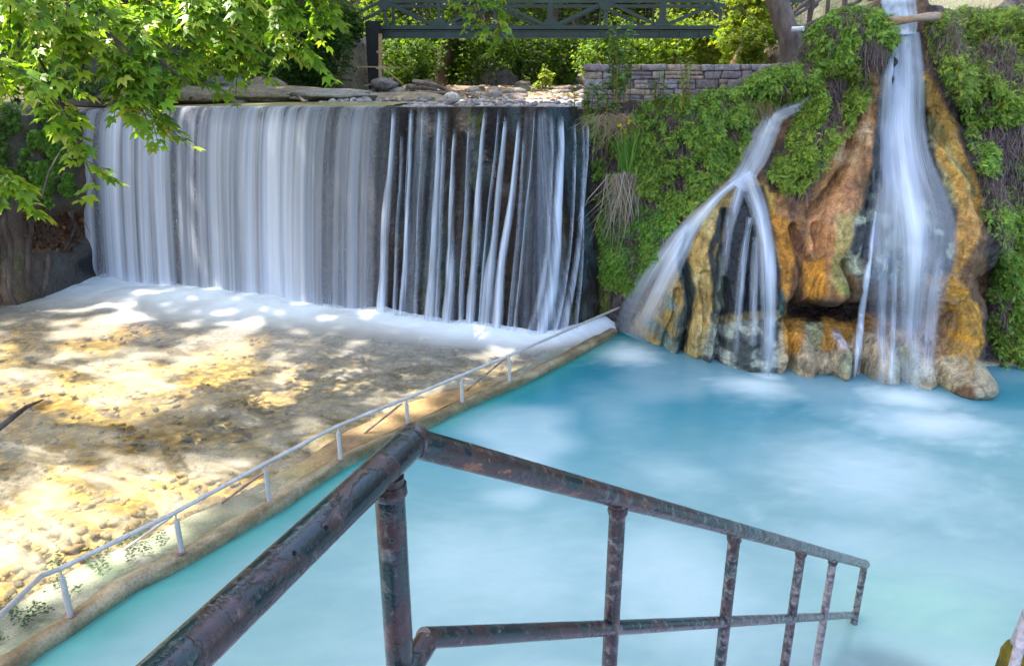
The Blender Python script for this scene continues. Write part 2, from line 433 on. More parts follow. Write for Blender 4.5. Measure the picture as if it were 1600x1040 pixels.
for (a, b, w0, w1, st, dn) in streams:
    dn *= .9; w0 *= .8; w1 *= 1.1
    nw_, nc = 60, 13
    w = np.linspace(st, 1.0, nw_)
    sc_a, sc_b = s_at(a[0], st), s_at(b[0], 1.0)
    tt = (w - st) / (1 - st)
    cen = sc_a + (sc_b - sc_a) * tt ** 1.25
    wid = (w0 + (w1 - w0) * tt ** .8) * 8.8 / FOC
    c = np.linspace(-.5, .5, nc)
    seed = random.uniform(0, 90)
    cen = cen + .05 * fbm(p3(w * 1.6 + seed, 0), 3, 1.5)
    wid = wid * (1 + .45 * fbm(p3(w * 2.2, seed), 3, 2.0))
    Sx = cen[:, None] + wid[:, None] * c[None]
    Wx = np.repeat(w[:, None], nc, 1)
    P = weir_pt(Sx, Wx, 0, 1.0); _, _, ax, ay = weir_plan(Sx)
    o = .10 + .05 * (1 - (2 * c[None]) ** 2) + .02 * fbm(p3(Wx * 6, Sx), 2, 1)
    P[..., 0] += ax * o; P[..., 1] += ay * o
    env = np.clip(1 - np.abs(2 * c[None]) ** 1.6, 0, 1) * sstep(0, .06, tt)[:, None] * (1 - .25 * sstep(.9, 1, tt))[:, None]
    env = env * (.85 + .35 * fbm(p3(Wx * 3, Sx * 4, seed), 3, 2))
    uv = np.stack([Sx + seed, Wx * 2.7], -1).reshape(-1, 2)
    mesh_np('stream', P, grid_faces(nw_, nc)[:, ::-1], M['silk_thin'], wf, None, uv, True, np.clip(env * dn, 0, 1).ravel())

# ---- kerb between river and pool
kp = [(-60, 1080), (20, 1020), (60, 992), (115, 958), (200, 902), (285, 860), (360, 816), (425, 780), (535, 712), (640, 664), (725, 624), (800, 593), (870, 560), (925, 530), (958, 512)]
KZ = .19
K = np.array([at_z(x, y, KZ) for x, y in kp])[:, :2]
Kx = catmull(np.r_[[K[0] + (K[0] - K[1]) * 4], K], 260)
def kerb_x(y): 
    o = np.argsort(Kx[:, 1]); return np.interp(y, Kx[o, 1], Kx[o, 0])
d = np.gradient(Kx, axis=0); d /= np.hypot(*d.T)[:, None]; nrm = np.c_[d[:, 1], -d[:, 0]]      # towards the pool
prof = [(.085, -.6), (.085, .0), (.08, .12), (.068, .165), (.05, .185), (.0, .192), (-.05, .186), (-.068, .165), (-.08, .12), (-.085, -.3)]
prof = np.array(prof)
kn = len(Kx)
arc = np.r_[0, np.cumsum(np.hypot(*np.diff(Kx, axis=0).T))]
V = np.zeros((kn, len(prof), 3)); C = np.zeros_like(V)
wk = 1 + .18 * fbm(p3(arc * 1.2, 0), 3, 1.0)
for j, (o, z) in enumerate(prof):
    e = .022 * fbm(p3(arc * 3, j * .7), 4, 1.5, 4) if z > 0 else 0 * arc
    V[:, j, :2] = Kx + nrm * (o * .78 * wk + e)[:, None]; V[:, j, 2] = z + (.018 * fbm(p3(arc * 2, j * .4, 3), 4, 2.0) if z > .1 else 0)
m1 = sstep(-.1, .3, fbm(p3(arc[:, None] * 1.3, np.arange(len(prof))[None] * .35), 4, 1.5, 20))[..., None]
C[:] = (.33, .27, .17); C = C * (1 - m1 * .8) + np.array([.16, .11, .045]) * m1 * .8
m2 = (sstep(3.2, 5.5, arc)[:, None] * sstep(-.25, .25, fbm(p3(arc[:, None] * 2, np.arange(len(prof))[None] * .3), 4, 2, 50)))[..., None]
C = C * (1 - m2 * .65) + np.array([.13, .10, .035]) * m2 * .65
C[:, :3] = C[:, :3] * .4 + np.array([.08, .17, .11]) * .6
kerb = mesh_np('pool_kerb', V, grid_faces(kn, len(prof))[:, ::-1], M['concrete'], None, C.reshape(-1, 3), smooth=True)
tag(kerb, 'low cream concrete kerb dividing turquoise pool from amber river', 'kerb')

# ledge on the river side of the kerb (awash in places)
lw = np.interp(arc / arc[-1], [0, .2, .3, .38, .46, .52, .60, .66, .74, .8, 1], [.55, .5, .4, .34, .22, .34, .40, .30, .16, .2, .35])
lw = lw * (1 + .12 * fbm(p3(arc * 3, 7), 3, 1.5))
na = 14
V = np.zeros((kn, na, 3)); C = np.zeros_like(V)
aw = np.interp(arc / arc[-1], [0, .30, .40, .46, .53, .64, .70, .8, 1], [.0, .0, .3, .85, .9, 1, .9, .2, .0])   # 1 dry, 0 awash
for j in range(na):
    f = j / (na - 1)
    V[:, j, :2] = Kx - nrm * (.055 + lw * f)[:, None]
    z = .145 + .028 * aw - .01 * (1 - aw) + .014 * fbm(p3(Kx[:, 0] * 2, Kx[:, 1] * 2, f * 2), 4, 2) - .3 * sstep(.86, 1.0, f)
    V[:, j, 2] = z
C[:] = (.34, .21, .08)
rr = sstep(-.2, .3, fbm(p3(V[..., 0], V[..., 1]), 4, 3, 9))[..., None]
C = C * (1 - rr * .7) + np.array([.17, .085, .04]) * rr * .7
wetc = np.array([.33, .38, .31]); gr = sstep(.02, .30, fbm(p3(V[..., 0], V[..., 1]), 5, 2.6, 70))[..., None]
wl = wetc * (1 - gr * .8) + np.array([.14, .25, .14]) * gr * .8
C = C * aw[:, None, None] + wl * (1 - aw)[:, None, None]
ledge = mesh_np('pool_ledge', V, grid_faces(kn, na)[:, ::-1], M['concrete'], None, C.reshape(-1, 3), smooth=True)
tag(ledge, 'rough brown stone ledge along the river side of the kerb', 'ledge', kind='structure')

# ---- river bed and river
def rowgrid(ys, xl, xr_fun, nc):
    Y = np.repeat(ys[:, None], nc, 1); f = np.linspace(0, 1, nc)[None]
    X = xl + (xr_fun(ys)[:, None] - xl) * f
    return X, Y
ys = np.linspace(.2, 12.6, 240)
X, Y = rowgrid(ys, -15.0, lambda y: np.where(y < 8.5, kerb_x(y), 1.3) - .03, 300)
Zb = -.02 + .05 * fbm(p3(X, Y), 4, 1.2) + .03 * fbm(p3(X, Y), 3, 6, 3)
n1 = fbm(p3(X * .9, Y * 1.4), 4, 1.1, 12); n2 = fbm(p3(X, Y), 4, 5, 30)
C = np.zeros(X.shape + (3,)); C[:] = (.56, .36, .085)
a = sstep(-.05, .3, n1)[..., None]; C = C * (1 - a) + np.array([.42, .29, .075]) * a
b = (sstep(-3.6, -.6, X + .25 * (Y - 6)) * sstep(3.5, 5.5, Y))[..., None] * .75; C = C * (1 - b) + np.array([.34, .32, .25]) * b
c = sstep(.15, .4, n2)[..., None] * .5; C = C * (1 - c) + np.array([.42, .33, .16]) * c
def mat_bed():
    t = NT('gravel_river_bed'); p = t.pos(); a = t.attr('Col').outputs['Color']
    v = t.n('ShaderNodeTexVoronoi', {'Vector': p, 'Scale': 15.0, 'Randomness': 1.0})
    v2 = t.n('ShaderNodeTexVoronoi', {'Vector': p, 'Scale': 34.0})
    hsv = t.n('ShaderNodeSeparateColor', {'Color': v.outputs['Color']}).outputs[0]
    c = t.mix(.8, a, t.ramp(hsv, [(.1, (.5, .46, .38)), (.5, (.95, .93, .86)), (.9, (1.5, 1.42, 1.2))]), 'MULTIPLY')
    c = t.mix(.6, c, t.ramp(v.outputs['Distance'], [(.2, 1.05), (.6, .55)]), 'MULTIPLY')
    c = t.mix(.4, c, t.ramp(v2.outputs['Distance'], [(.2, 1.1), (.6, .4)]), 'MULTIPLY')
    return t.out(t.bsdf(c, .6, t.bump(v.outputs['Distance'], -.5, .03), .3))
M['bed'] = mat_bed()
tag(mesh_np('riverbed', np.stack([X, Y, Zb], -1), grid_faces(*X.shape), M['bed'], None, C.reshape(-1, 3), smooth=True), 'amber gravel bed under the shallow river', 'riverbed', kind='structure')

# distance to the weir foot
dw = np.full(X.shape, 1e9)
for qx, qy in WBs[::4]: dw = np.minimum(dw, np.hypot(X - qx, Y - qy))
fw = np.interp(X, [-8, -5.5, -3, -1, .6, 1.3], [1.2, 1.35, 1.0, .6, .36, .3])
rag = 1 + .35 * fbm(p3(X, Y), 4, 1.3, 60)
foam = np.exp(-(dw / (fw * rag)) ** 2.2)
foam = np.maximum(foam, .45 * np.exp(-(dw / (fw * 1.8 * rag)) ** 2))
foam *= np.where(Y > 10.9 + 0 * X, 1, 1)
Zr = RZ + .10 * np.exp(-(dw / (.5 * fw)) ** 2) * (1 + .6 * fbm(p3(X, Y), 4, 2.4, 15)) + .012 * fbm(p3(X * .6 + Y * .5, Y - X * .5), 3, 2.2)
def mat_river():
    t = NT('shallow_river_water'); p = t.pos(); f = t.attr('dens').outputs['Fac']
    rp = t.mapping(p, (1, 1, 1), (0, 0, R(24)))
    rp = t.mapping(rp, (.55, 1.25, 1))
    n1 = t.noise(rp, 1.5, 5, .6, .9); n2 = t.noise(rp, 6.0, 4, .6, .6)
    s = t.math('ADD', t.math('MULTIPLY', n1, .65), t.math('MULTIPLY', n2, .35))
    st = t.n('ShaderNodeMapRange', {'Value': s, 'From Min': .43, 'From Max': .68, 'To Min': .05, 'To Max': .46}).outputs[0]
    fo = t.math('MULTIPLY', f, t.math('ADD', .62, t.math('MULTIPLY', s, .72)), clamp=True)
    al = t.math('MAXIMUM', st, fo, clamp=True)
    col = t.mix(fo, (.74, .66, .50), (.72, .78, .82))
    nb = t.bump(s, .35, .05)
    df = t.n('ShaderNodeBsdfDiffuse', {'Color': col, 'Normal': nb}).outputs[0]
    tr = t.n('ShaderNodeBsdfTransparent', {'Color': (.93, .93, .86, 1)}).outputs[0]
    body = t.n('ShaderNodeMixShader', {0: al, 1: tr, 2: df}).outputs[0]
    gl = t.n('ShaderNodeBsdfGlossy', {'Roughness': .22, 'Normal': nb, 'Color': (.9, .92, 1, 1)}).outputs[0]
    fr = t.n('ShaderNodeFresnel', {'IOR': 1.33, 'Normal': nb}).outputs[0]
    return t.out(t.n('ShaderNodeMixShader', {0: t.math('MULTIPLY', fr, .9), 1: body, 2: gl}).outputs[0])
M['river'] = mat_river()
tag(mesh_np('river_water', np.stack([X, Y, Zr], -1), grid_faces(*X.shape), M['river'], None, None, None, True, foam.ravel()), 'shallow river water with white foam below the weir', 'river', kind='structure')

# stones on the river bed
def stone_mesh(n_sub=2):
    bm = bmesh.new(); bmesh.ops.create_icosphere(bm, subdivisions=n_sub, radius=1)
    v = np.array([x.co[:] for x in bm.verts]); f = np.array([[a.index for a in q.verts] for q in bm.faces]); bm.free(); return v, f
SV, SF = stone_mesh(2)
def pebbles(name, P, size, colr, mat, flat=.55):
    n = len(P); V = np.empty((n, len(SV), 3)); 
    for i in range(n):
        v = SV * (1 + .28 * fbm(SV + i * 3.7, 2, 1.1)[:, None]) * size[i] * np.array([random.uniform(.8, 1.4), random.uniform(.7, 1.1), flat * random.uniform(.7, 1.2)])
        a = random.uniform(0, 6.28); c, s = math.cos(a), math.sin(a)
        V[i] = np.c_[v[:, 0] * c - v[:, 1] * s, v[:, 0] * s + v[:, 1] * c, v[:, 2]] + P[i]
    F = (SF[None] + (np.arange(n) * len(SV))[:, None, None]).reshape(-1, 3)
    return mesh_np(name, V, F, mat, None, np.repeat(colr, len(SV), 0), smooth=True)
n = 1800
px_, py_ = RNG.uniform(-40, 860, n), RNG.uniform(500, 1000, n)
pp = at_z(px_, py_, .0); ok = pp[:, 0] < kerb_x(pp[:, 1]) - .25; pp = pp[ok]
base = np.array([(.40, .27, .08), (.27, .18, .07), (.46, .36, .18), (.22, .19, .11), (.44, .26, .08)])
pc = base[RNG.integers(0, 5, len(pp))] * RNG.uniform(.6, 1.2, (len(pp), 1))
tag(pebbles('river_pebbles', pp + [0, 0, -.01], np.minimum(RNG.gamma(3, .006, len(pp)) + .012, .038), pc, M['concrete'], .6), 'amber and brown pebbles lying on the shallow river bed', 'pebbles', kind='stuff')

# ---- pool
ys = np.linspace(-2.0, 9.4, 260)
X, Y = rowgrid(ys, 0, lambda y: np.full_like(y, 9.5), 300)
xl = np.where(ys < 8.45, kerb_x(ys), kerb_x(np.array(8.4)) - .2)[:, None]
X = xl + (9.5 - xl) * np.linspace(0, 1, 300)[None] ** 1.0
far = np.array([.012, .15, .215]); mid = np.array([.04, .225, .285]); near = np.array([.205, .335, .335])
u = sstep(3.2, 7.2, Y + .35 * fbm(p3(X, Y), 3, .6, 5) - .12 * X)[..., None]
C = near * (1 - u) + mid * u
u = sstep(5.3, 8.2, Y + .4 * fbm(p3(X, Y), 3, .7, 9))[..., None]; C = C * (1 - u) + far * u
milk_sheen = sstep(.0, .5, fbm(p3(X * .8, Y * 1.1), 3, .75, 21))[..., None] * (.55 - .4 * sstep(4, 8, Y)[..., None])  # milky clouds, foam, and blurred sky reflections painted into the water colour
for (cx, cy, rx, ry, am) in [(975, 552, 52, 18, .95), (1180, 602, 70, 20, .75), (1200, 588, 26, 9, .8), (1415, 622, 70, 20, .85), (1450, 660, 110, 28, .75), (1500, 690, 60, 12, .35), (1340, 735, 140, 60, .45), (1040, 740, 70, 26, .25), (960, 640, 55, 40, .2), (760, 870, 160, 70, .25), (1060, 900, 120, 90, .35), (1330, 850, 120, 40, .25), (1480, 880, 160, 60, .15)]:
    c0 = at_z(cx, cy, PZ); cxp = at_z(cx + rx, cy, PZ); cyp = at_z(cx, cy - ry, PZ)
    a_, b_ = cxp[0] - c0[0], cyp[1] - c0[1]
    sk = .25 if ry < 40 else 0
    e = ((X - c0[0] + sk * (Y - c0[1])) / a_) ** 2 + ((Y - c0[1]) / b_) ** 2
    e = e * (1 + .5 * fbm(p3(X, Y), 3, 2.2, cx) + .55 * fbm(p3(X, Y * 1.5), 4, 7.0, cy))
    milk_sheen = np.maximum(milk_sheen, am * np.exp(-e * 1.1)[..., None])
C = C * (1 - milk_sheen) + np.array([.66, .76, .76]) * milk_sheen
# shallow green shelf along the kerb and at the steps
kd = np.full(X.shape, 1e9)
for qx, qy in Kx[::3]: kd = np.minimum(kd, np.hypot(X - qx, Y - qy))
gk = np.exp(-(np.maximum(kd - .085, 0) / (.20 * (1 + .4 * fbm(p3(X, Y), 4, 3, 2)))) ** 1.6)[..., None] * .72
C = C * (1 - gk) + np.array([.03, .26, .22]) * gk
gx, gy, _ = at_z(1440, 950, PZ)
g = np.exp(-(((X - gx) / .55) ** 2 + ((Y - gy) / .4) ** 2))[..., None] * .55
C = C * (1 - g) + np.array([.30, .52, .40]) * g
def mat_pool():
    t = NT('milky_turquoise_water'); p = t.pos(); a = t.attr('Col').outputs['Color']; cl = t.attr('dens').outputs['Fac']
    n = t.noise(t.mapping(p, (.8, 1.6, 1)), 7.0, 4, .55); n0 = t.noise(t.mapping(p, (1, 2.2, 1), (0, 0, R(-18))), 2.0, 5, .6, 1.0)
    c = t.mix(.22, a, t.ramp(n0, [(.35, (.8, .86, .9)), (.65, (1.35, 1.2, 1.12))]), 'MULTIPLY')
    nb = t.bump(n, .10, .02)
    b = t.bsdf(c, .16, nb, .5, IOR=1.33)
    tr = t.n('ShaderNodeBsdfTransparent', {'Color': (.88, .93, .97, 1)}).outputs[0]
    return t.out(t.n('ShaderNodeMixShader', {0: cl, 1: b, 2: tr}).outputs[0])
M['pool'] = mat_pool()
sx, sy, _ = at_z(1375, 1035, PZ)
clear = .42 * np.exp(-(((X - sx) / .26) ** 2 + ((Y - sy + .08) / .20) ** 2) ** 2)
clear = np.maximum(clear, .15 * np.exp(-((kd - .07) / .04) ** 2))
Zp = PZ + .004 * fbm(p3(X, Y * 1.6), 3, 2.0)
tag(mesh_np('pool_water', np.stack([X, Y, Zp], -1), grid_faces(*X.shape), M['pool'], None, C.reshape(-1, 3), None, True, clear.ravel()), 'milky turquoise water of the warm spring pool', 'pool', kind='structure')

# ================================================================== stainless handrail on the kerb
hr = empty('steel_handrail', tuple(Kx[120]) + (KZ,), 'thin stainless steel handrail on short posts along the kerb', 'handrail')
posts = [((110, 960), (98, 888)), ((284, 862), (277, 800)), ((421, 782), (417, 724)), ((532, 717), (531, 665)), ((637, 663), (636, 622)), ((722, 627), (722, 586)), ((796, 596), (795, 555))]
tops = []
for b, tpx in posts:
    base = at_z(b[0], b[1], KZ); t_ = at_y(tpx[0], tpx[1], base[1] + .0)
    top = np.array([base[0], base[1], t_[2]]); tops.append(top)
    m = MB(); m.tube([base - [0, 0, .02], base * [1, 1, 0] + [0, 0, top[2] - .055]], .0165, 14)
    m.tube([base * [1, 1, 0] + [0, 0, top[2] - .06], top], .007, 8)
    po = m.build('post', M['steel'], hr, True)
    m = MB(); m.tube([base - [0, 0, .004], base + [0, 0, .006]], .034, 16); m.build('base_plate', M['rustsmall'], po, True)
pre = at_y(-40, 1000, tops[0][1] - .75); bend = at_y(64, 899, tops[0][1] - .10)
path = [pre, bend] + tops[0:]
end = at_y(980, 475, 8.75)
path = [pre, bend] + tops + [end]
path = [np.array(p) for p in path]
sm = []
for a, b in zip(path[:-1], path[1:]):
    for k in range(6): sm.append(a + (b - a) * k / 6)
sm.append(path[-1])
m = MB(); m.tube(sm[:7], .0145, 14); m.tube(sm[6:], .0145, 14); m.build('rail', M['steel'], hr, True)
for (a, b) in [((415, 735), (347, 785)), ((268, 806), (195, 857)), ((628, 630), (565, 680)), ((793, 557), (725, 613))]:
    i = int(np.argmin([abs(t[0] - a[0]) for t in [p[1] for p in posts]]))
    foot = at_z(b[0], b[1], .16); tp = at_y(a[0], a[1], tops[i][1])
    m = MB(); m.tube([tp, foot], .0095, 8); m.build('brace', M['steel'] if a[0] == 268 else M['rustsmall'], hr, True)

# ================================================================== rusty green railing in the foreground
rl = empty('rusty_railing', at_d(615, 1040, 1.2), 'chipped dark green pipe railing descending into the turquoise pool', 'railing')
cor = at_d(643, 690, 1.14); rend = at_d(1352, 881, 4.05)
cor_y = cor.copy()
def along(px0, py0, px1, py1):                     # helper: depth along the sloping rail by pixel
    pass
def pipe(name, a, b, r, parent=rl, n=60, wear=None, seg=28, ext=0):
    a, b = np.array(a, float), np.array(b, float)
    m = MB(); m.tube([a + (b - a) * k / n for k in range(n + 1)], r, seg)
    V = np.array(m.v)
    w0, w1 = wear if wear else (.3, .3)
    f = np.clip(((V - a) @ (b - a)) / ((b - a) @ (b - a)), 0, 1)
    o = m.build(name, M['pipe'], parent, True)
    at = o.data.attributes.new('dens', 'FLOAT', 'POINT'); at.data.foreach_set('value', (w0 + (w1 - w0) * f).astype(np.float32))
    return o
PR = .0245
left_end = at_d(215, 1075, .66); left_end[2] = cor[2]
pipe('top_rail', left_end, cor + (cor - left_end) / np.linalg.norm(cor - left_end) * .012, PR + .001, wear=(.30, .30))
pipe('top_rail', cor, rend, PR - .0005, wear=(.3, .75))
# collar weld at the corner
m = MB(); dr = (cor - left_end) / np.linalg.norm(cor - left_end)
m.tube([cor - dr * .006, cor + dr * .014, cor + dr * .022], [.0268, .0262, .014], 24)
o = m.build('corner_weld', M['pipe'], rl, True); at = o.data.attributes.new('dens', 'FLOAT', 'POINT'); at.data.foreach_set('value', np.full(len(o.data.vertices), .45, np.float32))
low0 = at_d(645, 997, 1.20); low0 = np.array([cor[0] + .004, cor[1], 0]); d_ = ray(646, 996); low0[2] = H + cor[1] * d_[2] / d_[1]
low1 = np.array([rend[0] - .015, rend[1], 0]); d_ = ray(1345, 960); low1[2] = H + rend[1] * d_[2] / d_[1]
pipe('lower_rail', low0, low1 + (low1 - low0) * .012, .0185, wear=(.3, .8))
ll = left_end.copy(); ll[2] = low0[2]
tov = -np.array([cor[0], cor[1], 0]) / np.hypot(cor[0], cor[1]) * .036
pipe('lower_rail', low0 + dr * .008 + tov * .5, low0 - dr * .55 + tov, .0205, wear=(.35, .35))
# uprights
fl = cor - dr * .075
pipe('post', [fl[0], fl[1], cor[2] - .02], [fl[0], fl[1], 1.3], .0225, wear=(.38, .25))
for px_top, py_top, wr, rr_ in [(966, 800, (.42, .5), .0195), (1149, 846, (.5, .5), .0195), (1253, 871, (.55, .6), .019), (1303, 881, (.75, .95), .0185), (1351, 884, (.65, .7), .018)]:
    # parameter along the rail whose projection hits px_top
    ts = np.linspace(0, 1, 800); q = cor + (rend - cor) * ts[:, None]; t_ = np.interp(px_top, proj(q)[0], ts); p = cor + (rend - cor) * t_
    zb = 1.1 - (1.16 - (PZ - .05)) / .8 * t_ 
    pipe('post', [p[0], p[1], p[2] - .012 + (.03 if px_top == 1351 else 0)], [p[0], p[1], min(zb, p[2] - .55)], rr_, wear=wr)
# small drilled holes in the near rail
def disc(c, nrm_, r):
    m = MB(); c = Vector(c); nrm_ = Vector(nrm_).normalized(); m.tube([c, c + nrm_ * .0012], r, 14); return m
M['hole'] = mat_noise('dark_hole', [(.004, .004, .004), (.01, .008, .008)], 30, .9, .1)
for hx, hy in [(492, 838), (442, 880)]:
    ts = np.linspace(0, 1, 400); q = left_end + (cor - left_end) * ts[:, None]; ppx = proj(q)
    d_ = ray(hx, hy); 
    # closest point of the pipe axis to the viewing ray
    best = min(range(400), key=lambda i: np.linalg.norm(np.cross(q[i] - [0, 0, H], d_)) / np.linalg.norm(d_))
    c = q[best]; o_ = np.array([0, 0, H]); tt = (c - o_) @ d_ / (d_ @ d_); foot = o_ + d_ * tt
    v = foot - c; tow = -d_ / np.linalg.norm(d_); hgt = math.sqrt(max(PR ** 2 - v @ v, 1e-6)); v = v + tow * hgt
    v = v - dr * (v @ dr)
    v = v / np.linalg.norm(v)
    disc(c + v * (PR + .0008), v, .0028).build('drilled_hole', M['hole'], rl, True)

# ---- second railing at the right edge
r2 = empty('pipe_handrail', at_d(1640, 1000, 3.0), 'pale open ended pipe railing at the right pool edge', 'railing')
a = at_d(1588, 1003, 3.1); b = at_d(1640, 880, 2.75)
M['lilac'] = mat_noise('pale_worn_pipe', [(.22, .18, .22), (.45, .40, .42), (.6, .55, .55)], 20, .4, .3, .003, .5)
m = MB(); v = (b - a)
m.tube([a + v * .0, a + v * .5, b], .0225, 20, caps=False)
m.tube([a + v * .30, a + v * .0], .0185, 20, caps=False)
m.build('top_rail', M['lilac'], r2, True)
m = MB(); m.tube([a + v * .34, a + v * .34 + [0.02, 0, -1.6]], .02, 16); m.build('post', M['lilac'], r2, True)
# mossy side wall of the stairs
M['moss'] = mat_noise('mossy_rock', [(.05, .05, .01), (.16, .13, .015), (.30, .19, .03)], 16, .9, .9, .03, .2)
sv, sf = stone_mesh(4)
v = sv * (1 + .3 * fbm(sv, 4, 1.6, 3)[:, None]) * [.22, .35, .28]
c0 = at_d(1672, 1118, 3.1)
tag(mesh_np('mossy_boulder', v + c0, sf, M['moss'], None, np.full((len(v), 3), .1), smooth=True), 'yellow green mossy stone under the pale pipe railing', 'boulder')

m = MB(); m.box((3.5, 3.6, -.62), (13, 11, .1))
tag(m.build('pool_floor', mat_noise('pale_pool_floor', [(.20, .38, .38), (.36, .5, .48)], 3, .9, .1), None), 'pale floor of the warm pool', 'pool floor', kind='structure')
# weld rings where the uprights meet the rail
for o in list(bpy.data.objects):
    if o.parent == rl and o.name.startswith('post'):
        vv = np.array([v.co[:] for v in o.data.vertices]); tp = vv[vv[:, 2] > vv[:, 2].max() - 1e-4].mean(0); rad = np.linalg.norm(vv[0][:2] - vv[:28, :2].mean(0))
        m = MB(); m.tube([tp - [0, 0, .034], tp - [0, 0, .028], tp - [0, 0, .020], tp - [0, 0, .012]], [rad + .0005, rad + .003, rad + .004, rad + .002], 22, wob=.05)
        w_ = m.build('weld_ring', M['pipe'], o, True); at = w_.data.attributes.new('dens', 'FLOAT', 'POINT'); at.data.foreach_set('value', np.full(len(w_.data.vertices), .4, np.float32))
# ---- stairs going down into the water along the railing
m = MB(); run = np.array([rend[0] - cor[0], rend[1] - cor[1]]); L = np.hypot(*run); run /= L; sid = np.array([run[1], -run[0]])
zrot = math.atan2(run[1], run[0]) - math.pi / 2
n_st = 11; f_here = float((at_z(1375, 1030, PZ)[:2] - cor[:2]) @ run / L)
for k in range(n_st + 1):
    c_ = np.array(cor[:2]) + run * (L * (k + .5) / n_st) + sid * .5
    zt = 1.16 - (1.16 - (PZ - .09)) / f_here * (k + .5) / n_st
    m.box((c_[0], c_[1], zt - .55), (.98, L / n_st + (.004 if k % 2 else 0), 1.1), Matrix.Rotation(zrot, 3, 'Z'))
M['step'] = mat_noise('worn_step_concrete', [(.52, .47, .58), (.62, .57, .68), (.70, .65, .74)], 7, .8, .4, .01)
tag(m.build('pool_steps', M['step'], None, False, .012), 'pale lilac concrete steps sinking into the pool below the railing', 'steps', kind='structure')
m = MB(); m.box((cor[0] + .2, cor[1] - .62, 1.2), (2.2, 1.2, .22), Matrix.Rotation(zrot, 3, 'Z'))
tag(m.build('viewing_pavement', M['step'], None, False, .02), 'concrete landing at the head of the pool steps', 'pavement', kind='structure')
# ================================================================== spring mound (travertine cliff)
_bx = [-1, .4, .8, 1.1, 1.44, 1.79, 2.18, 3.09, 3.86, 4.61, 4.88, 6, 9]
_by = [9.9, 9.25, 8.95, 8.75, 8.45, 7.98, 7.58, 7.35, 7.14, 7.02, 7.28, 7.4, 7.25]
def Bf(X): return np.interp(X, _bx, _by)
def slope(X): return np.interp(X, [.8, 1.6, 2.4, 4.8, 6], [.16, .26, .42, .44, .36])
def Yn(X, Z): return Bf(X) + slope(X) * Z
def nominal(px, py):
    d = ray(px, py); lo = np.full(d.shape[:-1], 5.0); hi = np.full(d.shape[:-1], 16.0)
    for _ in range(40):
        t = (lo + hi) / 2; g = d[..., 1] * t - Yn(d[..., 0] * t, H + d[..., 2] * t)
        lo = np.where(g < 0, t, lo); hi = np.where(g < 0, hi, t)
    return d * ((lo + hi) / 2)[..., None] + np.array([0, 0, H])
top_px = [(860, 178), (905, 172), (930, 166), (1000, 160), (1080, 152), (1140, 140), (1190, 112), (1235, 100), (1250, 70), (1280, 32), (1330, 14), (1362, 8), (1372, -60), (1438, -60), (1450, 12), (1500, 12), (1600, 16), (1720, 20), (1900, 30)]
_tn = nominal(np.array([p[0] for p in top_px]), np.array([p[1] for p in top_px]))
def topZ(X): return np.interp(X, _tn[:, 0], _tn[:, 2])
gauss = [  # px cx, cy, rx, ry, out (m, + towards the viewer)
    (1108, 450, 62, 120, .20), (1060, 480, 34, 80, .10), (1172, 430, 58, 120, .26), (1165, 330, 40, 40, .10), (1200, 540, 60, 60, .10), (1290, 340, 66, 150, .22),
    (1270, 436, 26, 38, .22), (1310, 410, 30, 60, .10), (1285, 488, 66, 17, -.5), (1270, 555, 66, 46, .12), (1330, 555, 60, 42, .10), (1405, 565, 50, 48, .16), (1482, 578, 46, 30, .34),
    (1430, 350, 78, 110, .34), (1460, 400, 40, 60, .10), (1350, 405, 26, 22, .14), (1420, 500, 90, 34, -.30), (1505, 330, 38, 150, .28), (1500, 520, 40, 60, .26), (1560, 530, 36, 40, -.35), (1545, 470, 18, 110, -.22),
    (1385, 97, 12, 14, .20), (1380, 128, 16, 12, .18), (1362, 118, 24, 18, .14), (1376, 150, 20, 14, .18), (1330, 240, 44, 60, .10), (1408, 200, 34, 130, -.16), (1405, 60, 30, 40, -.10),
    (1440, 120, 14, 16, .12), (1195, 215, 30, 46, -.16), (1165, 265, 26, 30, -.12), (1235, 165, 40, 24, -.30), (1190, 268, 14, 14, .16), (1140, 300, 20, 20, .05), (1090, 310, 60, 26, -.05),
    (1310, 60, 70, 50, .28), (1240, 120, 40, 24, .10), (1520, 110, 80, 80, .30), (1490, 180, 60, 30, -.16), (1570, 290, 60, 120, .18), (1260, 220, 60, 90, .16), (1040, 250, 80, 80, .10), (1000, 380, 60, 60, .12), (945, 330, 14, 170, -.12), (950, 480, 30, 26, .10)]
CLEFTS = [[(1128, 330), (1112, 395), (1120, 470), (1112, 565)], [(1080, 345), (1064, 400), (1078, 460), (1064, 560)], [(1232, 350), (1240, 430), (1228, 480), (1222, 585)], [(1300, 400), (1300, 470)], [(1285, 505), (1290, 590)],
          [(1345, 505), (1340, 590)], [(1395, 520), (1390, 600)], [(1440, 520), (1445, 600)], [(1050, 450), (1035, 550)], [(1500, 430), (1470, 520), (1465, 560)], [(1250, 400), (1250, 470)], [(1335, 170), (1300, 260), (1255, 330)],
          [(1375, 210), (1345, 320), (1322, 400)], [(1262, 345), (1266, 405)], [(1095, 420), (1098, 500), (1092, 560)], [(1160, 350), (1150, 420), (1155, 490)], [(1265, 520), (1262, 588)], [(1318, 520), (1316, 588)], [(1455, 180), (1488, 280), (1500, 340)]]
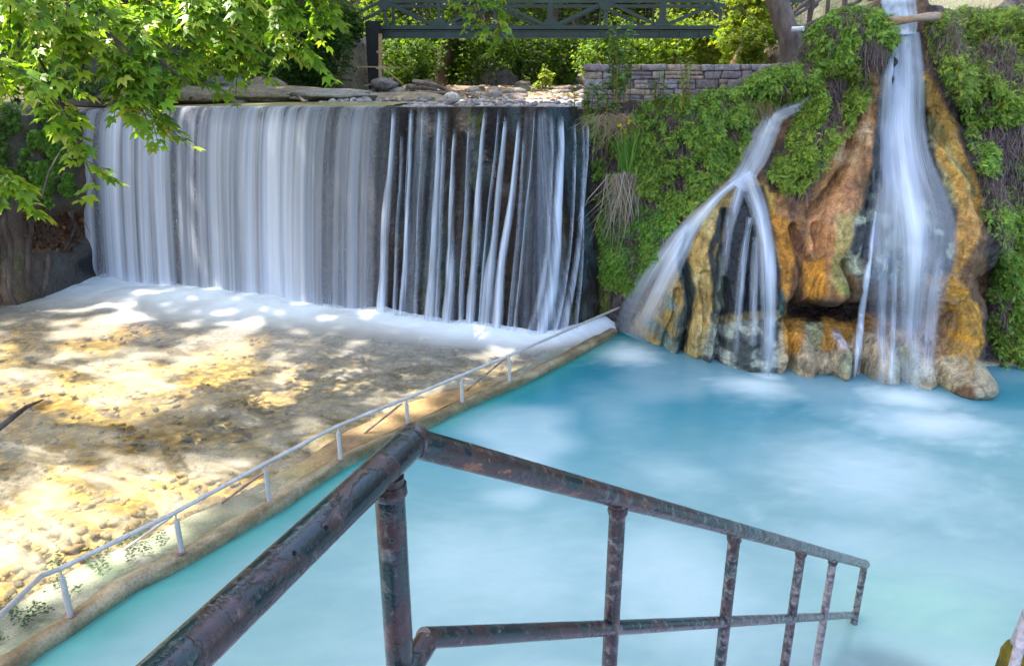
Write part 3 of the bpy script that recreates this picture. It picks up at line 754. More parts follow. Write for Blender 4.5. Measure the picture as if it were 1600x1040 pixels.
LOBES = [(1270, 432, 24, 40, .20), (1238, 430, 16, 46, .12), (1318, 440, 18, 40, .14), (1100, 380, 24, 70, .10), (1042, 500, 18, 60, .10), (1095, 520, 18, 50, .10), (1172, 400, 30, 60, .12), (1205, 430, 22, 60, .12), (1170, 540, 48, 44, .14),
         (1250, 555, 22, 36, .12), (1305, 555, 26, 40, .14), (1368, 560, 26, 44, .14), (1415, 560, 26, 48, .16), (1482, 578, 38, 24, .16), (1300, 345, 36, 44, .14), (1352, 245, 20, 40, .12), (1512, 340, 24, 60, .14), (1510, 500, 26, 40, .14), (1480, 230, 18, 60, .10), (1345, 405, 20, 20, .10)]
def disp(X, Z, qx, qy):
    D = np.zeros(X.shape)
    wx = 7 * fbm(p3(qx, qy, 1), 3, 1 / 40.0); wy = 7 * fbm(p3(qx, qy, 2), 3, 1 / 40.0, 9)
    for cx, cy, rx, ry, am in gauss:
        D += am * np.exp(-(((qx + wx - cx) / rx) ** 2 + ((qy + wy - cy) / ry) ** 2) ** 1.15)
    q = p3(X, Z)
    D += .10 * fbm(q, 4, 1.4, 4) + .055 * fbm(q, 4, 5, 14) + .022 * fbm(q, 3, 15, 24)
    fl = fbm(q * [5.5, .8, 1], 4, 1.0, 6)                       # flutes running down
    lowm = sstep(300, 430, qy) * sstep(970, 1010, qx) * sstep(1540, 1500, qx)
    D += .085 * fl * lowm
    bul = np.abs(fbm(q, 3, 6, 41)); D += .07 * bul * sstep(1180, 1210, qx)
    for pts in CLEFTS: D -= .15 * np.exp(-(linedist(qx + wx, qy + wy * .5, pts) / 6.5) ** 2)
    for cx, cy, rx, ry, am in LOBES: D += am * np.exp(-(((qx + wx - cx) / rx) ** 2 + ((qy + wy - cy) / ry) ** 2) ** 2.2)
    return D
def surf(px, py, off=0.0):
    px = np.asarray(px, float); py = np.asarray(py, float); ax, ay = px, py
    for it in range(4):
        Pn = nominal(ax, ay); D = disp(Pn[..., 0], Pn[..., 2], ax, ay)
        P = Pn.copy(); P[..., 1] += -D - off
        gx_, gy_, _ = proj(P); ax = ax - (gx_ - px) * .9; ay = ay - (gy_ - py) * .9
    return P
xs = np.arange(.35, 8.2, .0135); zs = np.arange(-.35, 4.7, .0135)
X, Z = np.meshgrid(xs, zs)
Yb = Yn(X, Z); qx, qy, _ = proj(np.stack([X, Yb, Z], -1))
D = disp(X, Z, qx, qy)
TZ = topZ(X) + .06 * fbm(p3(X, 0), 3, 3)
over = np.maximum(Z - TZ, 0)
Yt = Yn(X, np.minimum(Z, TZ)) - D * np.exp(-over * 2) + over * 6
Zt = np.where(over > 0, TZ + .12 * over + .05 * fbm(p3(X, over * 6), 3, 1.5), Z)
# ---- mineral and moss colours (stains in the stone, cave shade painted in)
qx, qy, _ = proj(np.stack([X, Yt, Zt], -1))
wx = qx + 8 * fbm(p3(qx, qy), 4, 1 / 28.0, 3); wy = qy + 8 * fbm(p3(qx, qy), 4, 1 / 28.0, 8)
q = p3(X, Z)
C = np.zeros(X.shape + (3,)); C[:] = (.15, .08, .04)
def paint(mask, c, a=1.0):
    global C
    m = (np.clip(mask, 0, 1) * a)[..., None]; C = C * (1 - m) + np.array(c) * m
def zone(poly, soft=4.5): return sstep(-soft, soft, polydist(wx, wy, poly))
def line(pts, w): return 1 - sstep(w * .5, w, linedist(wx, wy, pts))
ORANGE, OCHRE, CREAM, DARK, SOIL = (.44, .19, .03), (.40, .25, .06), (.50, .37, .15), (.018, .021, .027), (.06, .042, .036)
n_a, n_b, n_c = fbm(q, 4, 3, 61), fbm(q, 4, 9, 62), fbm(q * [3, .5, 1], 4, 2.4, 63)
# bank left of the cascades
paint(zone([(850, 140), (1260, 90), (1160, 280), (1060, 350), (990, 480), (960, 530), (850, 540)]), SOIL)
paint(zone([(925, 180), (950, 180), (955, 340), (950, 500), (1000, 500), (985, 525), (890, 530), (930, 400)]) * sstep(-.2, .3, n_a), (.10, .11, .012))
paint(zone([(890, 180), (925, 180), (932, 400), (925, 520), (860, 530)]), (.03, .03, .03), .85)
paint(zone([(930, 490), (1000, 495), (985, 520), (940, 516)]), (.03, .022, .02), .8)
# ochre rim of the mid cascade
paint(line([(1215, 180), (1168, 215), (1150, 265), (1090, 305), (1070, 330)], 15), OCHRE)
paint(line([(1160, 200), (1128, 250)], 12), (.28, .2, .09))
# mid mound
paint(zone([(1150, 275), (1085, 330), (1058, 380), (1025, 450), (985, 515), (1040, 560), (1225, 590), (1240, 470), (1225, 390), (1205, 290)]), OCHRE)
paint(zone([(1140, 300), (1080, 360), (1066, 430), (1082, 520), (1070, 560), (1115, 570), (1122, 470), (1112, 400), (1130, 340)]) * sstep(-.3, .2, n_a + .2), CREAM)
paint(sstep(.05, .45, n_c) * zone([(1080, 400), (1125, 400), (1120, 570), (1080, 560)]), (.26, .11, .02), .8)
paint(line([(1078, 350), (1062, 395), (1078, 455), (1066, 520), (1056, 560)], 12), (.03, .045, .04))
paint(line([(1128, 330), (1112, 395), (1122, 470), (1118, 520), (1105, 565)], 9), (.02, .03, .028))
paint(zone([(1000, 470), (1045, 450), (1040, 550), (985, 530)]) * sstep(-.2, .3, n_b), (.12, .15, .11))
paint(zone([(1035, 460), (1062, 460), (1060, 560), (1030, 555)]) * sstep(-.3, .2, n_b), (.14, .17, .13))
# dark wet core
paint(zone([(1148, 295), (1192, 288), (1208, 340), (1230, 410), (1226, 475), (1216, 500), (1122, 500), (1118, 415), (1132, 345)]), DARK)
paint(zone([(1112, 488), (1222, 488), (1222, 590), (1098, 572)]), (.06, .07, .065))
paint(zone([(1112, 488), (1222, 488), (1222, 590), (1098, 572)]) * sstep(.0, .3, n_b), (.26, .28, .23))
paint(line([(1128, 495), (1212, 492)], 8), (.24, .17, .07), .8)
paint(zone([(1148, 295), (1230, 400), (1222, 480), (1122, 480), (1118, 415)]) * sstep(.25, .5, n_c), (.20, .22, .14), .7)
paint(line([(1222, 380), (1231, 430), (1222, 490)], 6), (.02, .10, .09))
# orange ridge between the cascades
paint(zone([(1205, 290), (1290, 215), (1345, 110), (1380, 95), (1382, 200), (1360, 270), (1345, 350), (1322, 415), (1335, 478), (1232, 478), (1238, 430), (1222, 370)]), (.30, .15, .06))
paint(zone([(1262, 340), (1300, 300), (1330, 260), (1345, 300), (1318, 360), (1290, 400), (1262, 390)]), (.42, .20, .085))
paint(zone([(1290, 250), (1340, 205), (1362, 190), (1360, 250), (1330, 260)]) * sstep(-.3, .2, n_a), (.42, .28, .15))
paint(zone([(1205, 330), (1232, 350), (1245, 440), (1228, 468), (1215, 400)]), ORANGE)
paint(zone([(1225, 300), (1262, 330), (1258, 400), (1238, 400)]) * sstep(-.1, .3, n_b), (.14, .065, .04), .9)
paint(zone([(1310, 330), (1345, 330), (1325, 420), (1332, 470), (1300, 440)]), (.33, .25, .09))
paint(zone([(1300, 400), (1328, 420), (1330, 475), (1305, 450)]) * sstep(-.1, .3, n_a), (.17, .19, .04))
paint(zone([(1252, 408), (1290, 408), (1296, 455), (1280, 470), (1258, 470)]), (.50, .21, .02))
paint(zone([(1345, 110), (1375, 100), (1384, 160), (1350, 160)]), (.30, .18, .08))
paint(zone([(1240, 404), (1252, 408), (1254, 470), (1236, 470)]), (.08, .04, .02), .8)
# cave, its shade painted as dark colour, and the ledges under it
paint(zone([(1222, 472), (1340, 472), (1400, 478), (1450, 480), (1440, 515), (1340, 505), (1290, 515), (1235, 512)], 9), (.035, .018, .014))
paint(zone([(1222, 505), (1345, 508), (1460, 520), (1525, 590), (1440, 612), (1215, 592)]), (.37, .28, .17))
paint(zone([(1222, 500), (1262, 500), (1250, 550), (1232, 560)]), (.40, .19, .03))
paint(zone([(1285, 498), (1350, 505), (1330, 530), (1295, 550), (1275, 540)]), (.40, .19, .03))
paint(zone([(1350, 490), (1400, 500), (1390, 520), (1345, 520)]), (.30, .14, .03))
paint(zone([(1262, 505), (1284, 505), (1280, 545), (1262, 540)]), (.30, .30, .16), .8)
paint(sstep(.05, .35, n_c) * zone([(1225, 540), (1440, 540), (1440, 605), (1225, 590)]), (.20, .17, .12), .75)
paint(zone([(1298, 515), (1330, 512), (1325, 545), (1300, 550)]) * sstep(-.1, .2, n_b), (.42, .38, .42), .8)
paint(zone([(1310, 555), (1345, 550), (1335, 590), (1310, 585)]), (.22, .28, .17), .6)
paint(zone([(1395, 540), (1440, 545), (1440, 605), (1390, 600)]), (.28, .32, .24), .7)
# dark rock behind the right cascade
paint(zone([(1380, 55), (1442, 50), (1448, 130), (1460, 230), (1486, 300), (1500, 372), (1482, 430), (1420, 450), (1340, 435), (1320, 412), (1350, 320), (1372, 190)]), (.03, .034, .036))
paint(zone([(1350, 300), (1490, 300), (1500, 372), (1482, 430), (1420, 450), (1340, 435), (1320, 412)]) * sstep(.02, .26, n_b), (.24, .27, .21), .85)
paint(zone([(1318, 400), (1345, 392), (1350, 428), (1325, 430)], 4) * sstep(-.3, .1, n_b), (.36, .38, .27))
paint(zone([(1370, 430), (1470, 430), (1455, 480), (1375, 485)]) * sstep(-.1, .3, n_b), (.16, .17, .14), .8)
# right ridge
paint(zone([(1440, 110), (1452, 120), (1500, 215), (1532, 290), (1536, 345), (1515, 400), (1500, 430), (1534, 490), (1532, 560), (1515, 604), (1440, 606), (1452, 520), (1478, 440), (1502, 390), (1494, 320), (1464, 240), (1450, 170)]), (.36, .20, .04))
paint(zone([(1436, 110), (1450, 130), (1470, 240), (1495, 310), (1484, 320), (1455, 240)]) * sstep(-.2, .2, n_a + .1), (.24, .22, .10))
paint(zone([(1495, 340), (1536, 300), (1528, 380), (1505, 420), (1490, 430)]), (.42, .22, .05))
paint(zone([(1448, 430), (1500, 430), (1490, 520), (1470, 570), (1445, 570)]), (.30, .17, .09), .8)
paint(zone([(1485, 430), (1530, 470), (1534, 540), (1490, 565), (1480, 500)]) * sstep(-.1, .25, n_b), (.42, .20, .02))
paint(zone([(1440, 555), (1515, 560), (1522, 600), (1440, 612)]), (.36, .29, .17))
paint(line([(1455, 180), (1490, 240), (1520, 300)], 7), (.28, .25, .1), .7)
# soils behind the ferns
paint(zone([(1232, 100), (1262, 15), (1392, 15), (1386, 80), (1345, 112), (1335, 160), (1300, 215), (1255, 300), (1200, 296), (1192, 262), (1250, 170)]), SOIL)
paint(zone([(1448, -20), (1900, -20), (1900, 600), (1528, 575), (1545, 470), (1540, 330), (1505, 215), (1455, 115)]), (.045, .032, .03))
paint(sstep(562, 572, wy) * sstep(1518, 1528, wx), (.34, .30, .2))
_F = grid_faces(*X.shape); _F = _F[over.ravel()[_F].max(1) < .045]
_l = C.mean(-1, keepdims=True); _k = sstep(.06, .16, _l); C = C * (1 - _k) + np.clip((_l + (C - _l) * (1.0 + .12 * n_a[..., None])) * (1.14 + .5 * n_b[..., None]), .004, .75) * _k
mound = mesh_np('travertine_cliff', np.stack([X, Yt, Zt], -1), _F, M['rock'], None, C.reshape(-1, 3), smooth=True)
tag(mound, 'orange and ochre travertine cliff with dark wet cores above the pool', 'cliff', kind='structure')

# ---- spring cascades
def cascade(name, parent, pts, dens, mat, off=.05, nc=21, n=110, hug=True, drop=.012, rough=.25, edge=1.5):
    pts = np.array(pts, float); cp = catmull(pts, n)
    c = np.linspace(-.5, .5, nc)[None]
    tgx, tgy = np.gradient(cp[:, 0]), np.gradient(cp[:, 1]); L = np.hypot(tgx, tgy) + 1e-6
    nx_, ny_ = tgy / L, -tgx / L
    seed = random.uniform(0, 50)
    tt = np.linspace(0, 1, n)
    wv = cp[:, 2] * (1 + rough * .5 * fbm(p3(tt * 6, seed), 3, 1))
    sxn = -np.sign(np.mean(ny_)) if abs(np.mean(ny_)) > .9 else 1
    px = cp[:, 0][:, None] - nx_[:, None] * wv[:, None] * c * -1
    py = cp[:, 1][:, None] - ny_[:, None] * wv[:, None] * c * -1
    P = surf(px, py)
    out = P[..., 1] - off - .06 * (1 - (2 * c) ** 2)
    # smooth along the flow, never receding (water arcs off the overhang)
    for k in range(1, n): out[k] = np.minimum(out[k], out[k - 1] + drop)
    for _ in range(6): out[1:-1] = (out[:-2] + out[1:-1] * 2 + out[2:]) / 4
    r = ray(px, py); t = out / r[..., 1]
    P = r * t[..., None] + np.array([0, 0, H])
    seg = np.r_[0, np.cumsum(np.linalg.norm(np.diff(P[:, nc // 2], axis=0), axis=1))]
    wm = wv.mean() * 8.3 / FOC
    uv = np.stack([np.repeat(c * wm, n, 0) + seed, np.repeat(seg[:, None], nc, 1)], -1).reshape(-1, 2)
    dk = catmull(np.c_[dens, dens], n)[:, :1]
    env = dk * np.clip(1 - np.abs(2 * c) ** edge, 0, 1) ** .8
    env = env * (1 + rough * fbm(p3(np.repeat(seg[:, None], nc, 1) * 1.2, c * 5, seed), 3, 1.3))
    return mesh_np(name, P, grid_faces(n, nc), mat, parent, None, uv, True, np.clip(env, 0, 1).ravel())
cr_ = empty('spring_waterfall', tuple(surf(1415., 600.)), 'tall white spring cascade sliding down dark rock beside the orange ridge', 'waterfall', 'hot spring cascades')
cascade('upper_sheet', cr_, [(1402, -50, 66), (1404, 0, 60), (1410, 30, 50), (1412, 54, 40)], [.7, .62, .6, .66], M['silk_spring'], .10, rough=.2, edge=5)
cascade('main_sheet', cr_, [(1412, 50, 52), (1412, 75, 58), (1410, 130, 72), (1408, 200, 84), (1412, 260, 100), (1420, 320, 134), (1422, 380, 152), (1416, 440, 136), (1414, 520, 110), (1413, 612, 96)], [.62, .54, .56, .52, .44, .33, .27, .22, .17, .06], M['silk_spring'], .05, nc=31, edge=3)
cascade('core_stream', cr_, [(1412, 58, 30), (1410, 130, 44), (1408, 200, 52), (1416, 280, 60), (1428, 360, 56), (1428, 440, 44), (1424, 520, 36), (1422, 616, 34)], [.46, .56, .68, .76, .76, .62, .44, .15], M['silk_spring'], .09, edge=1.3)
cascade('thread', cr_, [(1368, 330, 8), (1355, 430, 12), (1345, 500, 13), (1337, 590, 14)], [.3, .75, .75, .4], M['silk_thin'], .05, nc=9)
cascade('thread', cr_, [(1385, 400, 12), (1378, 480, 18), (1376, 600, 18)], [.2, .5, .3], M['silk_thin'], .05, nc=9)
cascade('thread', cr_, [(1470, 400, 18), (1458, 470, 24), (1448, 590, 26)], [.1, .45, .25], M['silk_thin'], .05, nc=9)
cascade('thread', cr_, [(1400, 420, 10), (1396, 500, 12), (1392, 600, 12)], [.2, .5, .3], M['silk_thin'], .06, nc=9)
cl_ = empty('spring_waterfall', tuple(surf(1120., 560.)), 'lower forked spring cascade spilling left and right over a dark mound', 'waterfall', 'hot spring cascades')
cascade('chute', cl_, [(1268, 150, 20), (1245, 164, 26), (1212, 178, 34), (1196, 205, 44), (1182, 238, 44), (1166, 268, 40), (1152, 292, 40)], [.3, .5, .56, .6, .58, .62, .6], M['silk_spring'], .06, edge=2.2)
cascade('left_fork', cl_, [(1172, 268, 26), (1140, 290, 18), (1110, 318, 20), (1082, 350, 32), (1056, 388, 48), (1030, 432, 62), (1008, 475, 66), (984, 525, 58)], [.6, .62, .66, .72, .70, .58, .42, .2], M['silk_spring'], .06, edge=1.8)
cascade('right_fork', cl_, [(1166, 270, 30), (1176, 300, 32), (1186, 330, 34), (1194, 370, 30), (1199, 420, 30), (1201, 490, 28), (1199, 590, 26)], [.55, .55, .58, .66, .72, .52, .2], M['silk_spring'], .06, edge=1.5)
cascade('thread', cl_, [(1172, 340, 12), (1163, 390, 14), (1157, 440, 16), (1152, 500, 14), (1148, 570, 10)], [.35, .5, .45, .3, .05], M['silk_thin'], .05, nc=9)
cascade('thread', cl_, [(1158, 288, 20), (1148, 320, 22), (1138, 360, 18), (1130, 430, 14)], [.55, .5, .4, .15], M['silk_thin'], .05, nc=9)
cascade('thread', cl_, [(1180, 370, 10), (1178, 440, 16), (1175, 540, 16)], [.3, .45, .15], M['silk_thin'], .05, nc=9)

# ================================================================== leaves
LOBE = []
for ang, ln in ((0, 1.0), (48, .86), (-48, .86), (104, .55), (-104, .55)):
    a = R(ang); c, s = math.cos(a), math.sin(a)
    for x, y, z in ((0, -.05, 0), (.25, .40, .07), (0, 1.0, -.16), (-.25, .40, .07)):
        LOBE.append((ln * (c * x + s * y), ln * (-s * x + c * y), z * ln))
T_PLANE = (np.array(LOBE), np.arange(20).reshape(5, 4))
T_DIAM = (np.array([(0, 0, 0), (.32, .45, .10), (0, 1, -.12), (-.32, .45, .10)]), np.array([[0, 1, 2, 3]]))
fr = []
for k in range(4):                                    # small pinnate frond
    y = .12 + .23 * k; w = .34 * (1 - .17 * k)
    for sg in (1, -1):
        fr += [(0, y, 0), (sg * w * .55, y + .02, .05), (sg * w, y + .20, -.06), (sg * w * .35, y + .17, .02)]
fr += [(0, .95, 0), (.10, 1.05, .02), (0, 1.28, -.1), (-.10, 1.05, .02)]
T_FROND = (np.array(fr), np.arange(len(fr)).reshape(-1, 4))
T_STEM = (np.array([(-.022, 0, 0), (.022, 0, 0), (.018, .55, .06), (-.018, .55, .06), (0.006, 1, -.05), (-.006, 1, -.05)]), np.array([[0, 1, 2, 3], [3, 2, 4, 5]]))
T_GRASS = (np.array([(-.006, 0, 0), (.006, 0, 0), (.005, .5, .10), (-.005, .5, .10), (0.002, 1, -.12), (-.002, 1, -.12)]), np.array([[0, 1, 2, 3], [3, 2, 4, 5]]))
T_BLADE = (np.array([(-.035, 0, 0), (.035, 0, 0), (.02, .55, .06), (-.02, .55, .06), (0.004, 1, -.05), (-.004, 1, -.05)]), np.array([[0, 1, 2, 3], [3, 2, 4, 5]]))
def norm(v): return v / np.maximum(np.linalg.norm(v, axis=-1, keepdims=True), 1e-9)
def leaves(name, P, Dr, Nr, size, colr, mat, parent, tmpl):
    T, F = tmpl; n = len(P)
    y = norm(Dr); z = norm(Nr - y * np.sum(Nr * y, -1, keepdims=True)); x = np.cross(y, z)
    V = P[:, None] + size[:, None, None] * (x[:, None] * T[None, :, :1] + y[:, None] * T[None, :, 1:2] + z[:, None] * T[None, :, 2:3])
    Fa = (F[None] + (np.arange(n) * len(T))[:, None, None]).reshape(-1, F.shape[1])
    return mesh_np(name, V, Fa, mat, parent, np.repeat(colr, len(T), 0))
def pick(n, cols, wts, var=.25):
    cols = np.array(cols); i = RNG.choice(len(cols), n, p=np.array(wts) / sum(wts))
    return cols[i] * RNG.uniform(1 - var, 1 + var, (n, 1)) * RNG.uniform(.92, 1.08, (n, 3))
GREENS = [(.20, .32, .05), (.13, .25, .045), (.28, .36, .055), (.06, .13, .03), (.32, .34, .06)]
def rand_in(poly, n, warp=10):
    poly = np.array(poly, float); lo, hi = poly.min(0), poly.max(0); out = []
    while sum(len(o) for o in out) < n:
        q = RNG.uniform(lo, hi, (n, 2))
        w = q + warp * np.c_[fbm(p3(q[:, 0], q[:, 1]), 3, 1 / 25.0, 2), fbm(p3(q[:, 0], q[:, 1]), 3, 1 / 25.0, 5)]
        out.append(q[polydist(w[:, 0], w[:, 1], poly) > 0])
    return np.concatenate(out)[:n]
def fern_mat(label, poly, n,  gcols=GREENS, gw=(4, 3, 3, 2, 1), bare=.0, size=(.028, .06), dead=500, thick=.13, tmpl=T_FROND, name='fern_bank', topbias=0.0, cat='ferns'):
    n = int(n * 1.9); q = rand_in(poly, int(n * 2.4)); px, py = q[:, 0], q[:, 1]
    cl = fbm(p3(px, py), 4, 1 / 26.0, 44) + .55 * fbm(p3(px, py), 3, 1 / 8.0, 45)
    big = fbm(p3(px, py), 3, 1 / 70.0, 46)
    ymin = np.interp(px, *zip(*sorted([(p[0], p[1]) for p in poly]))) if False else min(p[1] for p in poly)
    keep = cl + .5 * big + topbias * (1 - (py - ymin) / 160.0).clip(-1, 1) > bare - .05
    px, py, cl = px[keep][:n], py[keep][:n], cl[keep][:n]; n = len(px)
    th = thick * (.35 + np.clip(cl + .3, 0, 1.2))
    rr_ = RNG.uniform(.0, 1, n); P = surf(px, py, 0.0); P[:, 1] -= rr_ * th + .01
    P += RNG.normal(0, .012, (n, 3))
    P[:, 2] = np.minimum(P[:, 2], topZ(P[:, 0]) + .10 + RNG.uniform(0, .06, n))
    e = empty(name, tuple(surf(float(np.mean(px)), float(np.max(py)))), label, cat)
    Dr = norm(np.c_[RNG.normal(0, .55, n), -RNG.uniform(.25, 1.0, n), RNG.normal(-.25, .55, n)])
    Nr = norm(np.c_[RNG.normal(-.1, .45, n), -RNG.uniform(.0, .7, n), RNG.uniform(.4, 1, n)])
    colr = pick(n, gcols, gw) * (.68 + .72 * rr_)[:, None]                   # young growth at the tips is paler
    colr *= (1 + .35 * fbm(p3(px, py), 3, 1 / 40.0, 71))[:, None]
    leaves('foliage', P, Dr, Nr, RNG.uniform(*size, n), colr, M['fern'], e, tmpl)
    if dead:
        q = rand_in(poly, dead * 3); px, py = q[:, 0], q[:, 1]
        cl = fbm(p3(px, py), 4, 1 / 26.0, 44); o = np.argsort(cl)[:dead]; px, py = px[o], py[o]; n = len(px)
        P = surf(px, py); P[:, 1] -= RNG.uniform(.02, .8, n) * thick
        P[:, 2] = np.minimum(P[:, 2], topZ(P[:, 0]) + .03)
        Dr = norm(np.c_[RNG.normal(0, .28, n), RNG.normal(-.2, .2, n), -RNG.uniform(.6, 1, n)])
        Nr = norm(np.c_[RNG.normal(0, .5, n), -np.ones(n), RNG.normal(0, .3, n)])
        cc = pick(n, [(.17, .11, .11), (.11, .065, .065), (.27, .19, .14), (.20, .15, .16)], (4, 4, 2, 2))
        leaves('dead_foliage', P, Dr, Nr, RNG.uniform(.06, .19, n), cc, M['fern'], e, T_STEM)
    return e
YG = [(.29, .36, .055), (.20, .31, .045), (.35, .38, .06), (.09, .16, .03), (.22, .19, .06)]
fern_mat('wide bank of mixed ferns and weeds between weir and lower cascade', [(905, 178), (935, 165), (1080, 150), (1155, 150), (1180, 190), (1150, 250), (1125, 288), (1060, 335), (1030, 385), (1000, 440), (970, 460), (940, 440), (932, 330), (925, 230)], 11500, dead=1700, bare=-.06)
fern_mat('bright green fern clump low on the bank beside the left fork', [(938, 330), (1000, 320), (1052, 345), (1030, 385), (1002, 436), (968, 458), (940, 440)], 3200, gcols=[(.13, .34, .035), (.19, .39, .045), (.07, .2, .03)], gw=(3, 2, 2), dead=0, bare=-.6, thick=.12, name='fern_clump', size=(.025, .05))
fern_mat('fern hummock along the stone wall above the lower chute', [(985, 165), (1080, 150), (1150, 135), (1195, 108), (1245, 100), (1250, 140), (1240, 160), (1200, 168), (1170, 195), (1140, 200), (1060, 185)], 5200, dead=300, bare=-.3, thick=.2, topbias=.2, name='fern_hummock')
fern_mat('rounded fern cushion left of the upper spring sheet', [(1245, 120), (1252, 80), (1262, 40), (1290, 22), (1340, 12), (1380, 25), (1394, 55), (1385, 85), (1350, 104), (1310, 96), (1280, 110), (1262, 140)], 6500, dead=1700, bare=-.02, thick=.24, topbias=.55, name='fern_cushion')
fern_mat('sloping fern mat on the ridge between the two cascades', [(1280, 100), (1320, 92), (1352, 110), (1340, 165), (1310, 215), (1280, 260), (1255, 305), (1222, 300), (1195, 270), (1215, 225), (1245, 175)], 8500, gcols=YG, gw=(3, 4, 1, 3, 1), dead=1400, bare=-.1, thick=.16)
fern_mat('shaggy fern curtain right of the upper spring with purple dead fronds', [(1442, 30), (1500, 12), (1620, 16), (1780, 24), (1780, 150), (1590, 165), (1560, 168), (1500, 180), (1470, 130), (1450, 80)], 12500, dead=3600, bare=-.02, thick=.26, topbias=.65, name='fern_curtain', gcols=YG, gw=(3, 4, 1, 3, 1))
fern_mat('dark fern wall falling to the water at the right edge', [(1490, 180), (1560, 158), (1780, 150), (1780, 575), (1560, 565), (1535, 520), (1545, 420), (1542, 330), (1515, 240)], 22000, dead=4200, bare=-.14, thick=.2, name='fern_wall')
# young shoots, iris, tall weeds and dry grass on the bank
def blades(name, label, cat, px, py, n, ln, cols, up=1.0, spread=.25, off=.16, tm=T_BLADE, wide=1.0, flowers=None):
    b = surf(float(px), float(py), off); e = empty(name, tuple(b), label, cat)
    P = b + np.c_[RNG.normal(0, .07 * wide, n), RNG.normal(0, .03, n), RNG.normal(0, .02, n)]
    Dr = norm(np.c_[RNG.normal(0, spread, n), RNG.normal(-.12, .1, n), up * RNG.uniform(.7, 1, n)]); Nr = norm(np.c_[RNG.normal(0, .4, n), -np.ones(n), RNG.normal(0, .2, n)])
    leaves('foliage', P, Dr, Nr, RNG.uniform(*ln, n), pick(n, cols, [1] * len(cols)), M['fern'], e, tm)
    if flowers:
        for fx, fy in flowers:
            fb = surf(float(fx), float(fy), off + .08); k = 9
            d = norm(np.c_[RNG.normal(0, .6, k), RNG.normal(-.3, .3, k), RNG.normal(.2, .5, k)])
            leaves('flower', np.repeat(fb[None], k, 0), d, norm(RNG.normal(0, 1, (k, 3)) + [0, -1, .5]), RNG.uniform(.03, .055, k), pick(k, [(.75, .62, .03)], [1], .15), M['fern'], e, T_DIAM)
    return e
blades('yellow_iris', 'yellow flag iris with sword leaves on the fern bank', 'iris', 980, 268, 34, (.25, .6), [(.14, .25, .03), (.09, .19, .025)], 1, .14, flowers=[(970, 198), (983, 190), (976, 205)])
blades('dry_grass', 'bleached dry grass hanging over the bank below the iris', 'dry grass', 985, 272, 260, (.3, .95), [(.34, .27, .19), (.24, .18, .14), (.42, .36, .28)], -1, .3, wide=1.8, tm=T_GRASS)
blades('dry_grass', 'tangle of pale dry grass at the bank top near the wall', 'dry grass', 965, 180, 200, (.2, .55), [(.36, .28, .16), (.28, .2, .12)], -.6, .8, wide=2.4, tm=T_GRASS)
blades('dry_grass', 'tan dry roots hanging beside the head of the lower chute', 'dry grass', 1190, 160, 120, (.12, .35), [(.36, .25, .11), (.28, .2, .1)], -1, .25, wide=1.8, tm=T_GRASS)
def weed(label, px, py, h, nst, spread=.1, off=.2, cols=((.09, .19, .03), (.13, .24, .035), (.06, .14, .025)), lsz=.10):
    b = surf(float(px), float(py), off) if px < 1170 else surf(float(px), float(py), off)
    e = empty('tall_weed', tuple(b), label, 'weed')
    m = MB(); PP, DD = [], []
    for _ in range(nst):
        hh = h * random.uniform(.6, 1); x0, y0 = random.gauss(0, spread), random.gauss(0, .05); lx = random.gauss(0, .06)
        pts = [b + np.array([x0 + lx * k * k * hh, y0, hh * k]) for k in np.linspace(0, 1, 7)]
        m.tube(pts, [.007, .006, .006, .005, .004, .003, .002], 6)
        for k in np.linspace(.15, 1, int(hh * 34)):
            a = random.uniform(0, 6.28); PP.append(b + np.array([x0 + lx * k * k * hh, y0, hh * k])); DD.append((math.cos(a), math.sin(a) * .8 - .15, random.uniform(-.1, .6)))
    m.build('stem', M['moss'], e)
    n = len(PP); leaves('foliage', np.array(PP), np.array(DD), norm(RNG.normal(0, .3, (n, 3)) + [0, -.3, 1]), RNG.uniform(.5, 1.1, n) * lsz, pick(n, cols, [1] * len(cols)), M['fern'], e, T_DIAM)
weed('tall leafy weed rising past the left end of the stone wall', 968, 160, .92, 9, .10)
weed('short leafy weed at the foot of the tall weed', 940, 178, .35, 12, .16)
weed('slim weed with pale leaves against the middle of the stone wall', 1075, 165, .5, 5, .10, cols=((.14, .2, .04), (.2, .24, .06)), lsz=.07)
weed('small grey green weed near the wall centre', 1020, 165, .42, 6, .12, cols=((.09, .15, .06), (.13, .2, .08)), lsz=.07)
# ================================================================== left bank (earth, roots, ivy)
def Lb(X): return np.interp(X, [-14, -9, -8, -7.2, -6.75, -6.4, -6.1, -5.9], [5.5, 8.3, 8.9, 9.55, 9.95, 10.55, 11.1, 11.6])
def Ly(X, Z): return Lb(X) + .16 * Z
def lnom(px, py):
    d = ray(px, py); lo = np.full(d.shape[:-1], 4.0); hi = np.full(d.shape[:-1], 18.0)
    for _ in range(40):
        t = (lo + hi) / 2; g = d[..., 1] * t - Ly(d[..., 0] * t, H + d[..., 2] * t)
        lo = np.where(g < 0, t, lo); hi = np.where(g < 0, hi, t)
    return d * ((lo + hi) / 2)[..., None] + np.array([0, 0, H])
lg = [(60, 440, 70, 70, .25), (128, 408, 36, 30, .22), (148, 412, 14, 18, -.2), (100, 360, 40, 30, -.35), (30, 330, 40, 60, .15), (100, 230, 46, 80, .12), (20, 230, 30, 70, -.1), (40, 455, 60, 30, .2)]
def ldisp(X, Z, qx, qy):
    D = .12 * fbm(p3(X, Z), 4, 1.3, 3) + .07 * fbm(p3(X * 2.4, Z * .6), 4, 2.2, 13) + .03 * fbm(p3(X, Z), 3, 12, 5)
    for cx, cy, rx, ry, am in lg: D += am * np.exp(-((qx - cx) / rx) ** 2 - ((qy - cy) / ry) ** 2)
    return D
